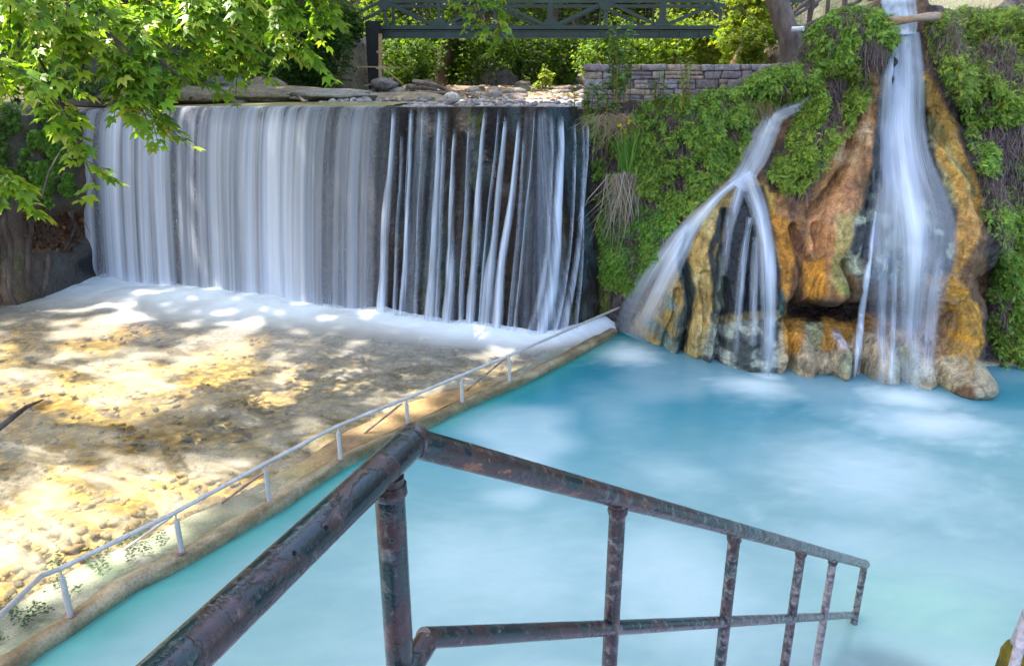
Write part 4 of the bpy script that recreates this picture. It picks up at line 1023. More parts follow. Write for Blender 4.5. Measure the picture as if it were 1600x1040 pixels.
def lsurf(px, py, off=0.0):
    P = lnom(np.asarray(px, float), np.asarray(py, float)); D = ldisp(P[..., 0], P[..., 2], np.asarray(px, float), np.asarray(py, float))
    P[..., 1] += -D - off; return P
X, Z = np.meshgrid(np.arange(-11.5, -5.85, .022), np.arange(-.3, 3.5, .022))
Yb = Ly(X, Z); qx, qy, _ = proj(np.stack([X, Yb, Z], -1)); D = ldisp(X, Z, qx, qy)
TZ = 2.62 + .08 * fbm(p3(X, 0), 3, 1.4); over = np.maximum(Z - TZ, 0)
Yt = Ly(X, np.minimum(Z, TZ)) - D + over * 4; Zt = np.where(over > 0, TZ + .1 * over, Z)
wx = qx + 10 * fbm(p3(qx, qy), 4, 1 / 30.0, 3); wy = qy + 10 * fbm(p3(qx, qy), 4, 1 / 30.0, 8)
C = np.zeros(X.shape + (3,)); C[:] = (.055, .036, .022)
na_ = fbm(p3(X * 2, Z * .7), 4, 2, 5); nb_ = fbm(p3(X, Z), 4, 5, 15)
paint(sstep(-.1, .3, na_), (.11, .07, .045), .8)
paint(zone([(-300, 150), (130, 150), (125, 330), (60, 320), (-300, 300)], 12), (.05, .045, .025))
paint(zone([(40, 335), (125, 335), (110, 400), (60, 390)], 12), (.05, .026, .014))
paint(sstep(.1, .3, nb_) * zone([(40, 335), (125, 335), (110, 400), (60, 390)], 12), (.16, .08, .03))
paint(line([(20, 380), (50, 430), (75, 470)], 22) * sstep(-.2, .2, nb_), (.06, .08, .015), .9)
paint(zone([(-200, 400), (40, 400), (75, 480), (-200, 500)], 16), (.15, .09, .055), .8)
paint(zone([(80, 385), (165, 375), (170, 450), (80, 455)], 12), (.055, .05, .045))
paint(1 - sstep(10, 19, np.hypot(wx - 148, wy - 413)), (.012, .013, .013))  # pipe mouth: its inner shade painted as a dark spot on the dent
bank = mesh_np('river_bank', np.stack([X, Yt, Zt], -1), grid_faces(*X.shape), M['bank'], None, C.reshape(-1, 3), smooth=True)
tag(bank, 'shaded brown earth and rock bank left of the weir', 'bank', kind='structure')
# ivy hanging on it
def bank_leaves(name, label, cat, polys, n, size, cols, th=.16):
    q = rand_in(polys, n * 2, 14); cl = fbm(p3(q[:, 0], q[:, 1]), 4, 1 / 24.0, 33); q = q[cl > -.12][:n]; n = len(q)
    P = lsurf(q[:, 0], q[:, 1]); P[:, 1] -= RNG.uniform(0, 1, n) * th
    P[:, 2] = np.minimum(P[:, 2], 2.8)
    e = empty(name, tuple(P[np.argmin(P[:, 2])]), label, cat)
    Dr = norm(np.c_[RNG.normal(0, .5, n), -RNG.uniform(.2, .9, n), RNG.normal(-.6, .4, n)]); Nr = norm(np.c_[RNG.normal(-.2, .4, n), -RNG.uniform(.1, .7, n), RNG.uniform(.3, 1, n)])
    leaves('foliage', P, Dr, Nr, RNG.uniform(*size, n), pick(n, cols, [1] * len(cols)), M['fern'], e, T_PLANE)
bank_leaves('hanging_ivy', 'dense green ivy hanging down the bank beside the weir', 'ivy', [(48, 168), (132, 176), (126, 250), (120, 320), (84, 328), (66, 270), (30, 220)], 6500, (.03, .065), [(.15, .30, .04), (.09, .21, .035), (.21, .36, .05)])
bank_leaves('hanging_ivy', 'sparse ivy over the shaded rock at the left edge', 'ivy', [(-60, 160), (50, 165), (45, 260), (10, 330), (-60, 330)], 2000, (.03, .06), [(.08, .18, .03), (.12, .2, .035)])
bank_leaves('moss_strip', 'yellow moss strip along the left edge of the falls', 'moss', [(108, 270), (124, 270), (124, 335), (110, 335)], 500, (.02, .04), [(.07, .11, .012), (.05, .08, .01)], .05)
n = 420; q = rand_in([(42, 330), (128, 340), (118, 392), (60, 386)], n); P = lsurf(q[:, 0], q[:, 1], .02)
e = leaves('fallen_leaves', P, norm(RNG.normal(0, 1, (n, 3))), norm(RNG.normal(0, .4, (n, 3)) + [0, -.7, .8]), RNG.uniform(.03, .06, n), pick(n, [(.14, .055, .02), (.07, .03, .015), (.25, .13, .03)], [3, 4, 1]), M['fern'], None, T_PLANE)
tag(e, 'heap of brown fallen leaves in the hollow of the bank', 'leaves', kind='stuff')
rt = empty('bank_roots', tuple(lsurf(80., 400.)), 'dark twisted roots running down the left bank to the river', 'roots')
for pts in ([(20, 330), (28, 380), (42, 430), (60, 470)], [(55, 340), (58, 390), (72, 440), (90, 455)], [(104, 330), (100, 360), (104, 392)], [(85, 395), (92, 420), (88, 452)], [(5, 360), (12, 400), (30, 460)]):
    c_ = catmull(np.array(pts, float), 16); P = lsurf(c_[:, 0], c_[:, 1], .02); m = MB(); m.tube(list(P), list(np.linspace(.045, .022, 16)), 8, wob=.2); m.build('root', M['bark'], rt, True)
tw = at_d(133, 342, 10.3); m = MB(); m.tube([at_d(128, 340, 10.2), at_d(138, 358, 10.2), at_d(142, 368, 10.25)], [.008, .006, .003], 6)
tag(m.build('bare_twig', M['bark'], None, True), 'thin bare twig poking out before the left edge of the falls', 'twig')
m = MB(); m.tube([at_d(66, 305, 9.9), at_d(76, 268, 9.95), at_d(98, 230, 10.0)], [.012, .01, .006], 6)
tag(m.build('bare_twig', M['palebark'], None, True), 'pale bare twig slanting over the hanging ivy', 'twig')
m = MB(); m.tube([at_z(-30, 690, .2), at_z(12, 658, .24), at_z(40, 636, .26), at_z(66, 625, .2)], [.03, .026, .018, .008], 8, wob=.2)
tag(m.build('drift_stick', M['bark'], None, True), 'dark drift stick in the sunlit river at the left edge', 'stick')
# concrete coping slab at the head of the bank
m = MB(); a = at_d(52, 158, 10.6); b = at_d(172, 164, 11.6); m.bar(a, b, .5, .09)
o = m.build('coping_slab', M['bark'], None, False, .02); tag(o, 'weathered stone slab jutting over the bank at the weir end', 'slab')
def boulder(px, py, Y, sx, sy, sz, label, colr, seed, rot=0.0, name='boulder', sub=4, rough=.34, sink=.5):
    sv, sf = stone_mesh(sub); d = fbm(sv, 5, 1.5, seed); v = sv * (1 + rough * d[:, None]) * [sx, sy, sz]
    c, s = math.cos(rot), math.sin(rot); v = np.c_[v[:, 0] * c - v[:, 1] * s, v[:, 0] * s + v[:, 1] * c, v[:, 2]]
    base = at_y(px, py, Y); cc = np.array(colr) * (1 + .25 * fbm(sv, 4, 3, seed + 5))[:, None]
    return tag(mesh_np(name, v + base, sf, M['bank'], None, cc, smooth=True), label, 'rock')
TAN, GREY, PALE = (.21, .17, .11), (.16, .15, .14), (.52, .46, .40)
boulder(262, 150, 13.3, 1.15, .7, .17, 'long tan rock ledge behind the falls under the leaves', TAN, 3, -.1, 'rock_ledge')
boulder(415, 147, 13.7, 1.25, .6, .15, 'flat tan rock ledge behind the middle of the falls', TAN, 13, .05, 'rock_ledge')
boulder(515, 149, 13.5, .8, .5, .11, 'small flat grey ledge in front of the stone abutment', (.26, .24, .2), 23, .1, 'rock_ledge')
boulder(352, 136, 15.0, .45, .4, .22, 'grey rounded rock at the foot of the leafy slope', GREY, 33)
boulder(415, 140, 15.5, .42, .4, .24, 'brown rounded rock beside the ivy mound', (.25, .19, .14), 43)
boulder(706, 153, 11.6, .12, .10, .085, 'smooth pale stone on the gravel above the weir', PALE, 53, rough=.12)
boulder(775, 130, 22.6, .66, .4, .50, 'big grey slanting boulder on the far bank below the bridge', (.10, .082, .07), 68, .5, rough=.6)
boulder(940, 122, 22.0, .65, .5, .62, 'grey rock slab standing left of the stone wall', (.15, .13, .11), 73, -.4)
boulder(600, 132, 17.0, .28, .25, .14, 'small rock beside the timber props', GREY, 83)
boulder(640, 155, 14.5, 1.2, .7, .13, 'low tan rock shelf at the bridge foot', TAN, 93, .0, 'rock_ledge')
boulder(1168, 96, 12.0, .2, .3, .28, 'brown rock face left of the leaning trunk', (.15, .10, .06), 103, rough=.6)
boulder(1205, 92, 12.2, .14, .25, .3, 'tan rock foot beside the leaning trunk', (.18, .125, .075), 113, rough=.6)

# ================================================================== upstream terrain: one sheet to the horizon
xs = np.linspace(-46, 46, 330); xs = np.sign(xs) * np.abs(xs) ** 1.5 / 46 ** .5
dpt = np.r_[np.linspace(0, 6, 70), np.linspace(6.2, 20, 90), np.linspace(21, 75, 60)]
def frontY(X):
    s = np.linspace(0, WLEN, 300); wpx = weir_pt(s, np.zeros(300)); o = np.argsort(wpx[:, 0])
    a = np.interp(X, wpx[o, 0], wpx[o, 1]) + .45
    a = np.where(X < wpx[o[0], 0], Lb(X) + .6, a)
    return np.where(X > .95, Yn(X, topZ(X)) + .35, a)
Xg = np.repeat(xs[None], len(dpt), 0); Yg = frontY(Xg) + dpt[:, None]
def chanL(Y): return np.interp(Y, [9, 11.5, 13, 15, 18, 22, 26], [-7.8, -7.8, -7.2, -5.6, -4.75, -4.6, -5])
def chanR(Y): return np.interp(Y, [9, 12, 15, 18, 22, 26], [3.0, 5.0, 7.5, 9.0, 10.0, 9.0])
def groundZ(X, Y):
    z = 2.60 + .025 * (Y - 9) + .03 * fbm(p3(X, Y), 4, 1.5, 2) + .10 * np.exp(-((Y - 13.5) / 2.5) ** 2) * (fbm(p3(X, Y * 2), 3, .6, 8) + .2)
    l = np.maximum(chanL(Y) - X, 0); r_ = np.maximum(X - chanR(Y), 0); f = np.maximum(Y - 23.5, 0)
    rough = 1 + .35 * fbm(p3(X, Y), 4, .5, 6)
    z = z + (.95 * l * np.minimum(l / 1.2, 1)) * rough + .35 * np.minimum(r_, 3.5) * np.minimum(r_ / 1.5, 1) + .7 * np.maximum(r_ - 4, 0) * rough
    z = z + .75 * f * np.minimum(f / 3, 1) * rough
    tz = np.minimum(topZ(np.clip(X, .9, 8)) - .12, 2.6 + 1.4 * sstep(3.9, 5.2, X)); k_ = sstep(9.9, 9.3, Y)
    z = np.where((X > .9) & (Y < 13), np.maximum(np.minimum(z, 2.75), tz * k_ + np.minimum(z, 2.75) * (1 - k_)), z)
    return np.minimum(z, 26)
Zg = groundZ(Xg, Yg)
Zg -= .16 * np.exp(-dpt / .35)[:, None] * (Xg < .9) + .15 * sstep(3.4, 2.4, dpt)[:, None] * sstep(-1.3, -2.2, Xg)
C = np.zeros(Xg.shape + (3,)); C[:] = (.19, .165, .125)
nn = fbm(p3(Xg, Yg), 4, 1.2, 6); n5 = fbm(p3(Xg, Yg), 4, 5, 6)
paint(sstep(-.1, .3, nn), (.22, .17, .10), .7)
paint(sstep(-2.8, -1.6, Xg + .3 * nn) * sstep(14.5, 11.8, Yg) * sstep(-.5, .0, n5), (.28, .265, .26), .9)
paint(sstep(17, 19, Yg) * sstep(-.2, .2, nn), (.20, .13, .08), .8)
sl = np.maximum(np.maximum(chanL(Yg) - Xg, Xg - chanR(Yg) - 1.0), (Yg - 23.0))
paint(sstep(-.1, .7, sl + .4 * nn), (.06, .048, .028))
paint(sstep(.0, .8, sl) * sstep(-.1, .25, n5), (.045, .075, .018), .8)
terrain = mesh_np('ground', np.stack([Xg, Yg, Zg], -1), grid_faces(*Xg.shape), M['bank'], None, C.reshape(-1, 3), smooth=True)
tag(terrain, 'gravelly gorge floor with steep leaf littered slopes', 'ground', kind='structure')
# thin olive water arriving at the lip
xs2 = np.linspace(-7.4, -1.6, 90); ff = np.linspace(-.02, 2.9, 14)
Xw = np.repeat(xs2[None], 14, 0); Yw = frontY(Xw) - .42 + ff[:, None]
Zw = -.03 + np.interp(Xw, weir_pt(np.linspace(0, WLEN, 200), np.zeros(200))[:, 0], weir_lip_z(np.linspace(0, WLEN, 200))) + .035 + .01 * fbm(p3(Xw, Yw), 3, 3)
M['olive'] = mat_noise('olive_stream_water', [(.12, .11, .04), (.22, .20, .08), (.32, .30, .16)], 3, .6, .2, .01, .2, stretch=(.5, 1.4, 1))
tag(mesh_np('stream_water', np.stack([Xw, Yw, Zw], -1), grid_faces(*Xw.shape), M['olive'], None, smooth=True), 'thin olive stream reaching the weir lip', 'stream', kind='structure')
n = 3600; gx_ = RNG.uniform(-3.2, 1.2, n); gy_ = frontY(gx_) + RNG.gamma(1.4, .75, n) - .25
gcol = pick(n, [(.32, .30, .31), (.25, .23, .25), (.38, .35, .33), (.18, .14, .13)], [3, 3, 2, 1])
tag(pebbles('gravel', np.c_[gx_, gy_, groundZ(gx_, gy_) + .01 - .16 * np.exp(-(gy_ - frontY(gx_)) / .35)], np.minimum(RNG.gamma(3, .008, n) + .010, .06), gcol, M['concrete'], .7), 'pale gravel bar above the dry side of the weir', 'gravel', kind='stuff')

n = 2200; x = RNG.uniform(-6, 5, n); y = RNG.uniform(12.5, 23.5, n); k = fbm(p3(x, y * .6), 4, .8, 91) > -.05; x, y = x[k], y[k]; n = len(x)
tag(leaves('leaf_litter', np.c_[x, y, groundZ(x, y) + .02], norm(RNG.normal(0, 1, (n, 3)) * [1, 1, .2]), norm(RNG.normal(0, .35, (n, 3)) + [0, 0, 1]), RNG.uniform(.05, .11, n), pick(n, [(.16, .07, .03), (.10, .05, .025), (.24, .15, .06), (.07, .10, .02)], [3, 3, 2, 2]), M['fern'], None, T_PLANE), 'brown leaf litter strewn over the gorge floor under the bridge', 'leaf litter', kind='stuff')
n = 260; x = RNG.uniform(-5.5, 4, n); y = RNG.uniform(13, 22, n)
tag(pebbles('rubble', np.c_[x, y, groundZ(x, y)], RNG.gamma(2, .035, n) + .03, pick(n, [(.18, .15, .12), (.24, .21, .18), (.13, .10, .08)], [3, 2, 2]), M['bank'], .6), 'scattered stones on the gorge floor under the bridge', 'rubble', kind='stuff')
for (a, b, yy, r_, lb) in [((645, 128), (742, 150), 15.5, .05, 'pale driftwood pole lying on the rock shelf'), ((655, 150), (700, 142), 14.6, .045, 'short grey driftwood log above the weir lip'), ((238, 128), (300, 136), 13.8, .035, 'brown fallen branch lying along the ledge under the leaves'), ((455, 148), (480, 157), 13.0, .035, 'small broken branch stub on the rock ledge')]:
    m = MB(); q0, q1 = at_y(*a, yy), at_y(*b, yy - .3); m.tube([q0 + (q1 - q0) * t_ + np.array([0, 0, .03 * math.sin(t_ * 6)]) for t_ in np.linspace(0, 1, 9)], list(np.linspace(r_, r_ * .6, 9)), 8, wob=.15)
    tag(m.build('driftwood', M['palebark'], None, True), lb, 'driftwood')
# ================================================================== low stone wall
sw = empty('stone_wall', tuple(at_y(1050, 155, 9.9)), 'low mauve grey dry stone wall above the fern bank', 'wall')
A, B = at_y(914, 150, 10.15)[:2], at_y(1262, 150, 9.95)[:2]
wl = B - A; Lw = np.hypot(*wl); wd = wl / Lw; wn = np.array([wd[1], -wd[0]])
zb, zt = 2.55, H + 10.0 * (ray(1000, 101)[2] / ray(1000, 101)[1])
VV, FF, CC = [], [], []
def stone_block(u0, u1, z0, z1, dep, c):
    bm = bmesh.new(); bmesh.ops.create_cube(bm, size=1); bmesh.ops.bevel(bm, geom=bm.edges[:], offset=.12, segments=2, affect='EDGES', profile=.6)
    bmesh.ops.triangulate(bm, faces=bm.faces[:])
    v = np.array([x.co[:] for x in bm.verts]); f = np.array([[q.index for q in t.verts] for t in bm.faces]); bm.free()
    v[:, 0] = np.sign(v[:, 0]) * np.abs(v[:, 0]) ; sz = np.array([u1 - u0 - .002, dep, z1 - z0 - .002])
    vv = v * sz; vv += .02 * np.stack([fbm(vv * 9 + u0 * 7 + z0 * 13 + k, 3, 1.0) for k in (0, 5, 9)], -1)
    ctr = np.array([(u0 + u1) / 2, 0, (z0 + z1) / 2]); vv += ctr
    Wp = np.c_[A[0] + wd[0] * vv[:, 0] + wn[0] * vv[:, 1], A[1] + wd[1] * vv[:, 0] + wn[1] * vv[:, 1], vv[:, 2]]
    FF.append(f + sum(len(q) for q in VV)); VV.append(Wp); CC.append(np.repeat(np.array(c)[None], len(v), 0))
z = zb
while z < zt - .02:
    h = min(random.uniform(.05, .12), zt - z)
    if zt - z - h < .035: h = zt - z
    u = -random.uniform(0, .05)
    while u < Lw:
        w = random.uniform(.09, .34); c = random.choice([(.27, .215, .21), (.34, .26, .235), (.23, .19, .19), (.37, .27, .20), (.32, .275, .27), (.19, .145, .14)])
        if h > .09 and random.random() < .4:
            stone_block(u, u + w, z, z + h * .5, .34 + random.uniform(-.02, .02), c); stone_block(u, u + w, z + h * .5, z + h, .34 + random.uniform(-.02, .02), tuple(q * .9 for q in c))
        else: stone_block(u, u + w, z, z + h, .34 + random.uniform(-.025, .025), c)
        u += w
    z += h
mesh_np('masonry', np.concatenate(VV), np.concatenate(FF), M['bank'], sw, np.concatenate(CC))
m = MB(); c_ = (A + B) / 2; m.box((c_[0], c_[1], (zb + zt) / 2), (Lw - .03, .27, zt - zb - .03), Matrix.Rotation(math.atan2(wd[1], wd[0]), 3, 'Z')); m.build('mortar', M['palebark'], sw)
# concrete wall at the right edge
m = MB(); c_ = surf(1634., 120.); 
for k in range(7):
    for j in range(3):
        m.box((c_[0] - .05 + j * .62 + (.3 if k % 2 else 0), c_[1] - .12, c_[2] + .58 - k * .19), (.605, .4, .183))
tag(m.build('block_wall', mat_noise('pale_block', [(.30, .26, .25), (.46, .42, .40), (.55, .50, .47)], 6, .85, .5, .01), None, False, .01), 'pale concrete block wall at the right edge behind the ferns', 'wall')
# ================================================================== footbridge
def mat_bridge():
    t = NT('bridge_green_paint'); p = t.pos(); n1 = t.noise(p, 2.2, 5, .6); n2 = t.noise(p, 22, 4, .6)
    c = t.ramp(n1, [(.3, (.010, .026, .022)), (.6, (.017, .042, .036)), (.75, (.032, .065, .056))])
    c = t.mix(t.ramp(n2, [(.6, 0.0), (.72, .8)]), c, (.11, .06, .04))
    return t.out(t.bsdf(c, .5, t.bump(n2, .15, .005), .5))
M['bridge'] = mat_bridge()
M['black'] = mat_noise('black_wrap', [(.006, .006, .007), (.014, .014, .015)], 4, .6, .3, .01)
BY = 18.0
def bp(px, py, dy=0.0): return at_y(px, py, BY) + np.array([0, dy, 0])
br = empty('footbridge', tuple(bp(600, 62)), 'dark teal steel truss footbridge crossing the gorge', 'footbridge')
zb_, zt_ = bp(900, 43)[2], bp(900, 2)[2]; zg0, zg1 = bp(900, 59.5)[2], bp(900, 49)[2]
x0, x1 = bp(585, 45)[0], bp(1262, 45)[0]
m = MB(); m.box(((x0 + x1) / 2, BY, (zg0 + zg1) / 2), (x1 - x0, .09, zg1 - zg0)); m.box(((x0 + x1) / 2, BY - .02, zg0), (x1 - x0, .2, .018)); m.box(((x0 + x1) / 2, BY + .02, zg1), (x1 - x0, .2, .018))
nst = 22
for k in range(nst): m.box((x0 + (x1 - x0) * (k + .5) / nst, BY - .062, (zg0 + zg1) / 2), (.016, .03, zg1 - zg0 - .03))
m.build('girder', M['bridge'], br)
m = MB(); m.box(((x0 + x1) / 2, BY + .62, zg1 + .03), (x1 - x0, 1.12, .035)); m.build('deck', M['bark'], br)
nodes = [603, 686, 773, 860, 946, 1034, 1124, 1202, 1262]
for yo in (0.0, 1.15):
    m = MB(); m.box(((x0 + x1) / 2, BY + yo, zb_), (x1 - x0, .075, .085)); m.build('bottom_chord', M['bridge'], br)
    xl_ = bp(603, 2)[0]
    m = MB(); m.box(((xl_ + x1) / 2, BY + yo, zt_), (x1 - xl_, .07, .07)); m.build('top_chord', M['bridge'], br)
    X_ = [bp(p, 43)[0] for p in nodes]
    for k, xx in enumerate(X_):
        w = .15 if nodes[k] == 1034 else (.085 if nodes[k] in (860, 946) else .065)
        m = MB(); m.box((xx, BY + yo, (zb_ + zt_) / 2), (w if yo == 0 else .05, .06, zt_ - zb_ - .06)); m.build('upright', M['bridge'], br)
        if yo == 0:
            g = MB(); zc = zb_ + .09 if k % 2 else zt_ - .09
            pts = [(-.17, -.07), (.17, -.07), (.17, .0), (.07, .1), (-.07, .1), (-.17, .0)]; s_ = 1 if k % 2 else -1
            fr_ = [(xx + a_, BY - .048, zc + s_ * b_) for a_, b_ in pts]; bk = [(xx + a_, BY - .036, zc + s_ * b_) for a_, b_ in pts]; n6 = 6
            g.add(fr_ + bk, [tuple(range(6)), tuple(range(11, 5, -1))] + [(i, (i + 1) % 6, 6 + (i + 1) % 6, 6 + i) for i in range(6)]); g.build('gusset_plate', M['bridge'], br)
    for k in range(len(X_) - 1):
        a_, b_ = (zt_, zb_) if k % 2 == 0 else (zb_, zt_)
        m = MB(); m.bar((X_[k], BY + yo + .004, a_), (X_[k + 1], BY + yo + .004, b_), .05, .065); m.build('diagonal', M['bridge'], br)
m = MB()
for k in range(120):
    xx = xl_ + (x1 - xl_) * k / 119; m.box((xx, BY + .07, (zb_ + zt_) / 2), (.004, .004, zt_ - zb_))
for k in range(9): m.box(((xl_ + x1) / 2, BY + .078, zb_ + (zt_ - zb_) * k / 8), (x1 - xl_, .004, .004))
m.build('wire_mesh', M['bark'], br)
for a_, b_ in [((555, 22), (603, 0)), ((562, 34), (603, 14))]:
    m = MB(); m.bar(bp(*a_), bp(*b_), .06, .06); m.build('end_strut', M['bridge'], br)
# abutment: rough stone and a black wrapped pier with timber props
ab = boulder(556, 108, 18.3, .62, .5, .85, 'rough stone bridge abutment behind the black wrapped pier', (.40, .33, .24), 201, 0, 'bridge_abutment', 5, .14); ab['category'] = 'abutment'
m = MB(); a = bp(591, 150, -.45); t_ = bp(591, 36, -.45); m.box(((a + t_) / 2), (.29, .32, t_[2] - a[2]))
tag(m.build('wrapped_pier', M['black'], None, False, .012), 'black wrapped bridge pier standing at the left bank', 'pier')
M['timber'] = mat_noise('raw_timber', [(.28, .17, .08), (.42, .28, .14), (.5, .36, .2)], 10, .8, .3, .005, stretch=(.4, .4, 1))
tp_ = empty('timber_prop', tuple(bp(603, 148, -.6)), 'raw timber shoring propped against the black pier', 'timber shoring')
for (a, b, w) in [((602, 149), (602, 56), .085), ((566, 105), (632, 107), .035), ((597, 83), (611, 85), .06), ((579, 134), (622, 122), .04), ((604, 104), (634, 130), .035), ((606, 124), (652, 152), .05), ((578, 150), (596, 136), .06), ((640, 152), (690, 150), .07), ((596, 107), (611, 107), .07)]:
    m = MB(); m.bar(bp(*a, -.65 - random.uniform(0, .05)), bp(*b, -.65 - random.uniform(0, .05)), w, w * .8); m.build('beam', M['timber'], tp_)
# wooden handrail and white pipe at the upper right, log across the spring
wr = empty('wooden_fence', tuple(at_y(1290, 50, 11.8)), 'rustic wooden pole fence behind the upper ferns', 'fence')
for (a, b, r_) in [((1203, 52), (1280, -14), .028), ((1228, 56), (1345, 0), .03), ((1262, 52), (1272, -10), .035), ((1318, 30), (1322, -20), .04), ((1235, 30), (1300, -12), .022), ((1206, 28), (1238, 60), .03), ((1292, 30), (1296, -20), .03)]:
    m = MB(); m.tube([at_y(*a, 11.8 + .1 * random.random()), at_y(*b, 11.8 + .1 * random.random())], r_, 8, wob=.1); m.build('pole', M['palebark'], wr, True)
M['white'] = mat_noise('white_plastic', [(.5, .52, .56), (.62, .64, .68)], 5, .4, .05)
m = MB(); m.tube([at_y(1238, 46, 11.0), at_y(1256, 45, 10.9)], .034, 16); tag(m.build('drain_pipe', M['white'], None, True), 'short white drain pipe behind the upper ferns', 'pipe')
m = MB(); m.tube([at_y(1182, 98, 11.5), at_y(1192, 72, 11.6)], .05, 8); tag(m.build('pale_post', M['white'], None, True), 'leaning pale post behind the stone wall', 'post')
p0, p1 = surf(1385., 36.), surf(1468., 26.); yl = min(p0[1], p1[1]) - .22
m = MB(); ts = np.linspace(0, 1, 14); m.tube([at_y(1386 + 82 * q, 34 - 9 * q + .8 * math.sin(q * 7), yl + .02 * math.sin(q * 5)) for q in ts], [.040 * (1 + .1 * math.sin(q * 9)) for q in ts], 14, wob=.05)
M['rustlog'] = mat_noise('wet_orange_log', [(.16, .07, .02), (.34, .17, .06), (.42, .33, .26)], 4, .6, .5, .01, stretch=(.5, 1, 1))
tag(m.build('fallen_log', M['rustlog'], None, True), 'orange brown log lying across the upper spring cascade', 'log')
m = MB(); a = at_y(1562, 24, 9.6); m.tube([a, at_y(1590, 2, 9.9), at_y(1640, -30, 10.2)], [.10, .11, .12], 16); tag(m.build('grey_pipe', M['palebark'], None, True), 'thick grey weathered pipe at the top right corner', 'pipe')

# ================================================================== trees
def trunk_mesh(name, pts, r, parent, mat=None, seg=12):
    m = MB(); m.tube([np.array(p) for p in pts], r, seg, wob=.08); return m.build(name, mat or M['bark'], parent, True)
def crown(name, parent, centers, n, size, cols, wts, mat, tmpl=T_PLANE, sig=.33):
    """centers: list of (centre, radii)"""
    P = []; per = n // len(centers)
    for c, rad in centers:
        nc_ = max(6, per // 40); d = norm(RNG.normal(0, 1, (nc_, 3))) * (RNG.uniform(.25, 1, (nc_, 1)) ** .45); cc = np.array(c) + d * np.array(rad)
        k = RNG.integers(0, nc_, per); P.append(cc[k] + RNG.normal(0, 1, (per, 3)) * np.array(rad) * sig * .55)
    P = np.concatenate(P); n = len(P)
    Dr = norm(RNG.normal(0, 1, (n, 3)) * [1, 1, .5] + [0, 0, -.45]); Nr = norm(RNG.normal(0, .5, (n, 3)) + [0, -.1, .9])
    colr = pick(n, cols, wts) * (1 + .4 * fbm(P, 3, .9, 4))[:, None]
    return leaves(name, P, Dr, Nr, RNG.uniform(*size, n), colr, mat, parent, tmpl)
FARG = [(.18, .28, .03), (.11, .20, .025), (.25, .32, .04), (.05, .11, .02)]
def tree(label, base_px, Y, top_h, r, crowns, n, size, cols=FARG, wts=(4, 3, 2, 1), lean=0.0, name='tree', base=None):
    b = at_y(base_px[0], base_px[1], Y) if base is None else np.array(base)
    e = empty(name, tuple(b), label, 'tree')
    pts = [b + np.array([lean * (k ** 1.4) * top_h + .06 * math.sin(k * 7 + Y), .1 * k, top_h * k - .25]) for k in np.linspace(0, 1, 9)]
    trunk_mesh('trunk', pts, list(np.linspace(r, r * .55, 9)), e)
    for k in range(4):
        a = random.uniform(0, 6.28); s = pts[4 + k]; trunk_mesh('limb', [s, s + np.array([math.cos(a) * .6, math.sin(a) * .6, .5]), s + np.array([math.cos(a) * 1.5, math.sin(a) * 1.5, 1.0])], [r * .4, r * .28, r * .1], e, seg=8)
    crown('crown', e, [(b + np.array(c), rd) for c, rd in crowns], n, size, cols, wts, M['far_leaf'])
    return e
DK = [(.09, .17, .026), (.055, .12, .022), (.15, .23, .03), (.035, .075, .018)]
tree('ivy clad tree leaning right beneath the bridge', (690, 134), 22.5, 4.5, .26, [((.5, 0, 1.3), (.5, .5, .9)), ((1.2, 0, 3.0), (1.6, 1.2, 1.0)), ((.1, .2, .4), (.5, .4, .5))], 5200, (.06, .12), DK, lean=.28)
tree('slim straight trunk seen through the bridge mesh', (862, 112), 23.5, 6, .17, [((0, .6, 4.2), (1.8, 1.5, 1.6)), ((-.3, 1.2, 2.2), (1.3, .8, .8))], 4200, (.08, .16))
tree('dark trunk behind the bridge right of the slim trunk', (896, 106), 25.5, 6, .15, [((.6, 1, 4.2), (1.7, 1.4, 1.8)), ((.3, 1.6, 2.0), (1.4, .8, 1.1))], 4000, (.08, .16), DK)
tree('leafy tree rising above the left bridge end', (640, 128), 25.5, 5, .2, [((0, .8, 2.6), (1.9, 1.4, 1.6)), ((.3, 0, 4.2), (2.2, 1.6, 1.5)), ((-.8, 0, 1.2), (.9, .8, .9))], 6500, (.08, .15))
tree('bright tree filling the middle of the bridge', (770, 118), 27.5, 6, .2, [((0, 0, 2.8), (2.2, 1.4, 1.5)), ((.6, 0, 4.8), (2.4, 1.6, 1.5))], 6500, (.09, .16), [(.17, .24, .025), (.11, .19, .02), (.23, .28, .04), (.05, .1, .015)])
tree('yellow green tree glowing behind the stone wall', (1010, 112), 26.0, 5, .18, [((0, 0, 2.2), (1.9, 1.2, 1.6)), ((.6, 0, 4.4), (2.2, 1.5, 1.5))], 6500, (.09, .16), [(.19, .26, .025), (.12, .2, .02), (.25, .29, .04), (.05, .1, .015)])
tree('bright tree behind the right end of the bridge', (1110, 108), 24.0, 5, .18, [((0, 0, 2.0), (1.8, 1.2, 1.4)), ((.5, 0, 4.0), (2.0, 1.4, 1.5)), ((1.6, 0, 2.6), (1.2, 1, 1.2))], 6500, (.09, .16), [(.22, .28, .03), (.14, .22, .02), (.27, .3, .05), (.05, .1, .015)])
tree('tree with sunlit leaves left of the leaning trunk', (1160, 100), 15.0, 2.8, .07, [((0, 0, .9), (.55, .5, .5)), ((-.1, 0, .45), (.5, .4, .35)), ((.2, 0, 1.5), (.6, .5, .5))], 2200, (.06, .12), [(.22, .28, .03), (.13, .21, .02), (.27, .3, .05)], (3, 3, 1))
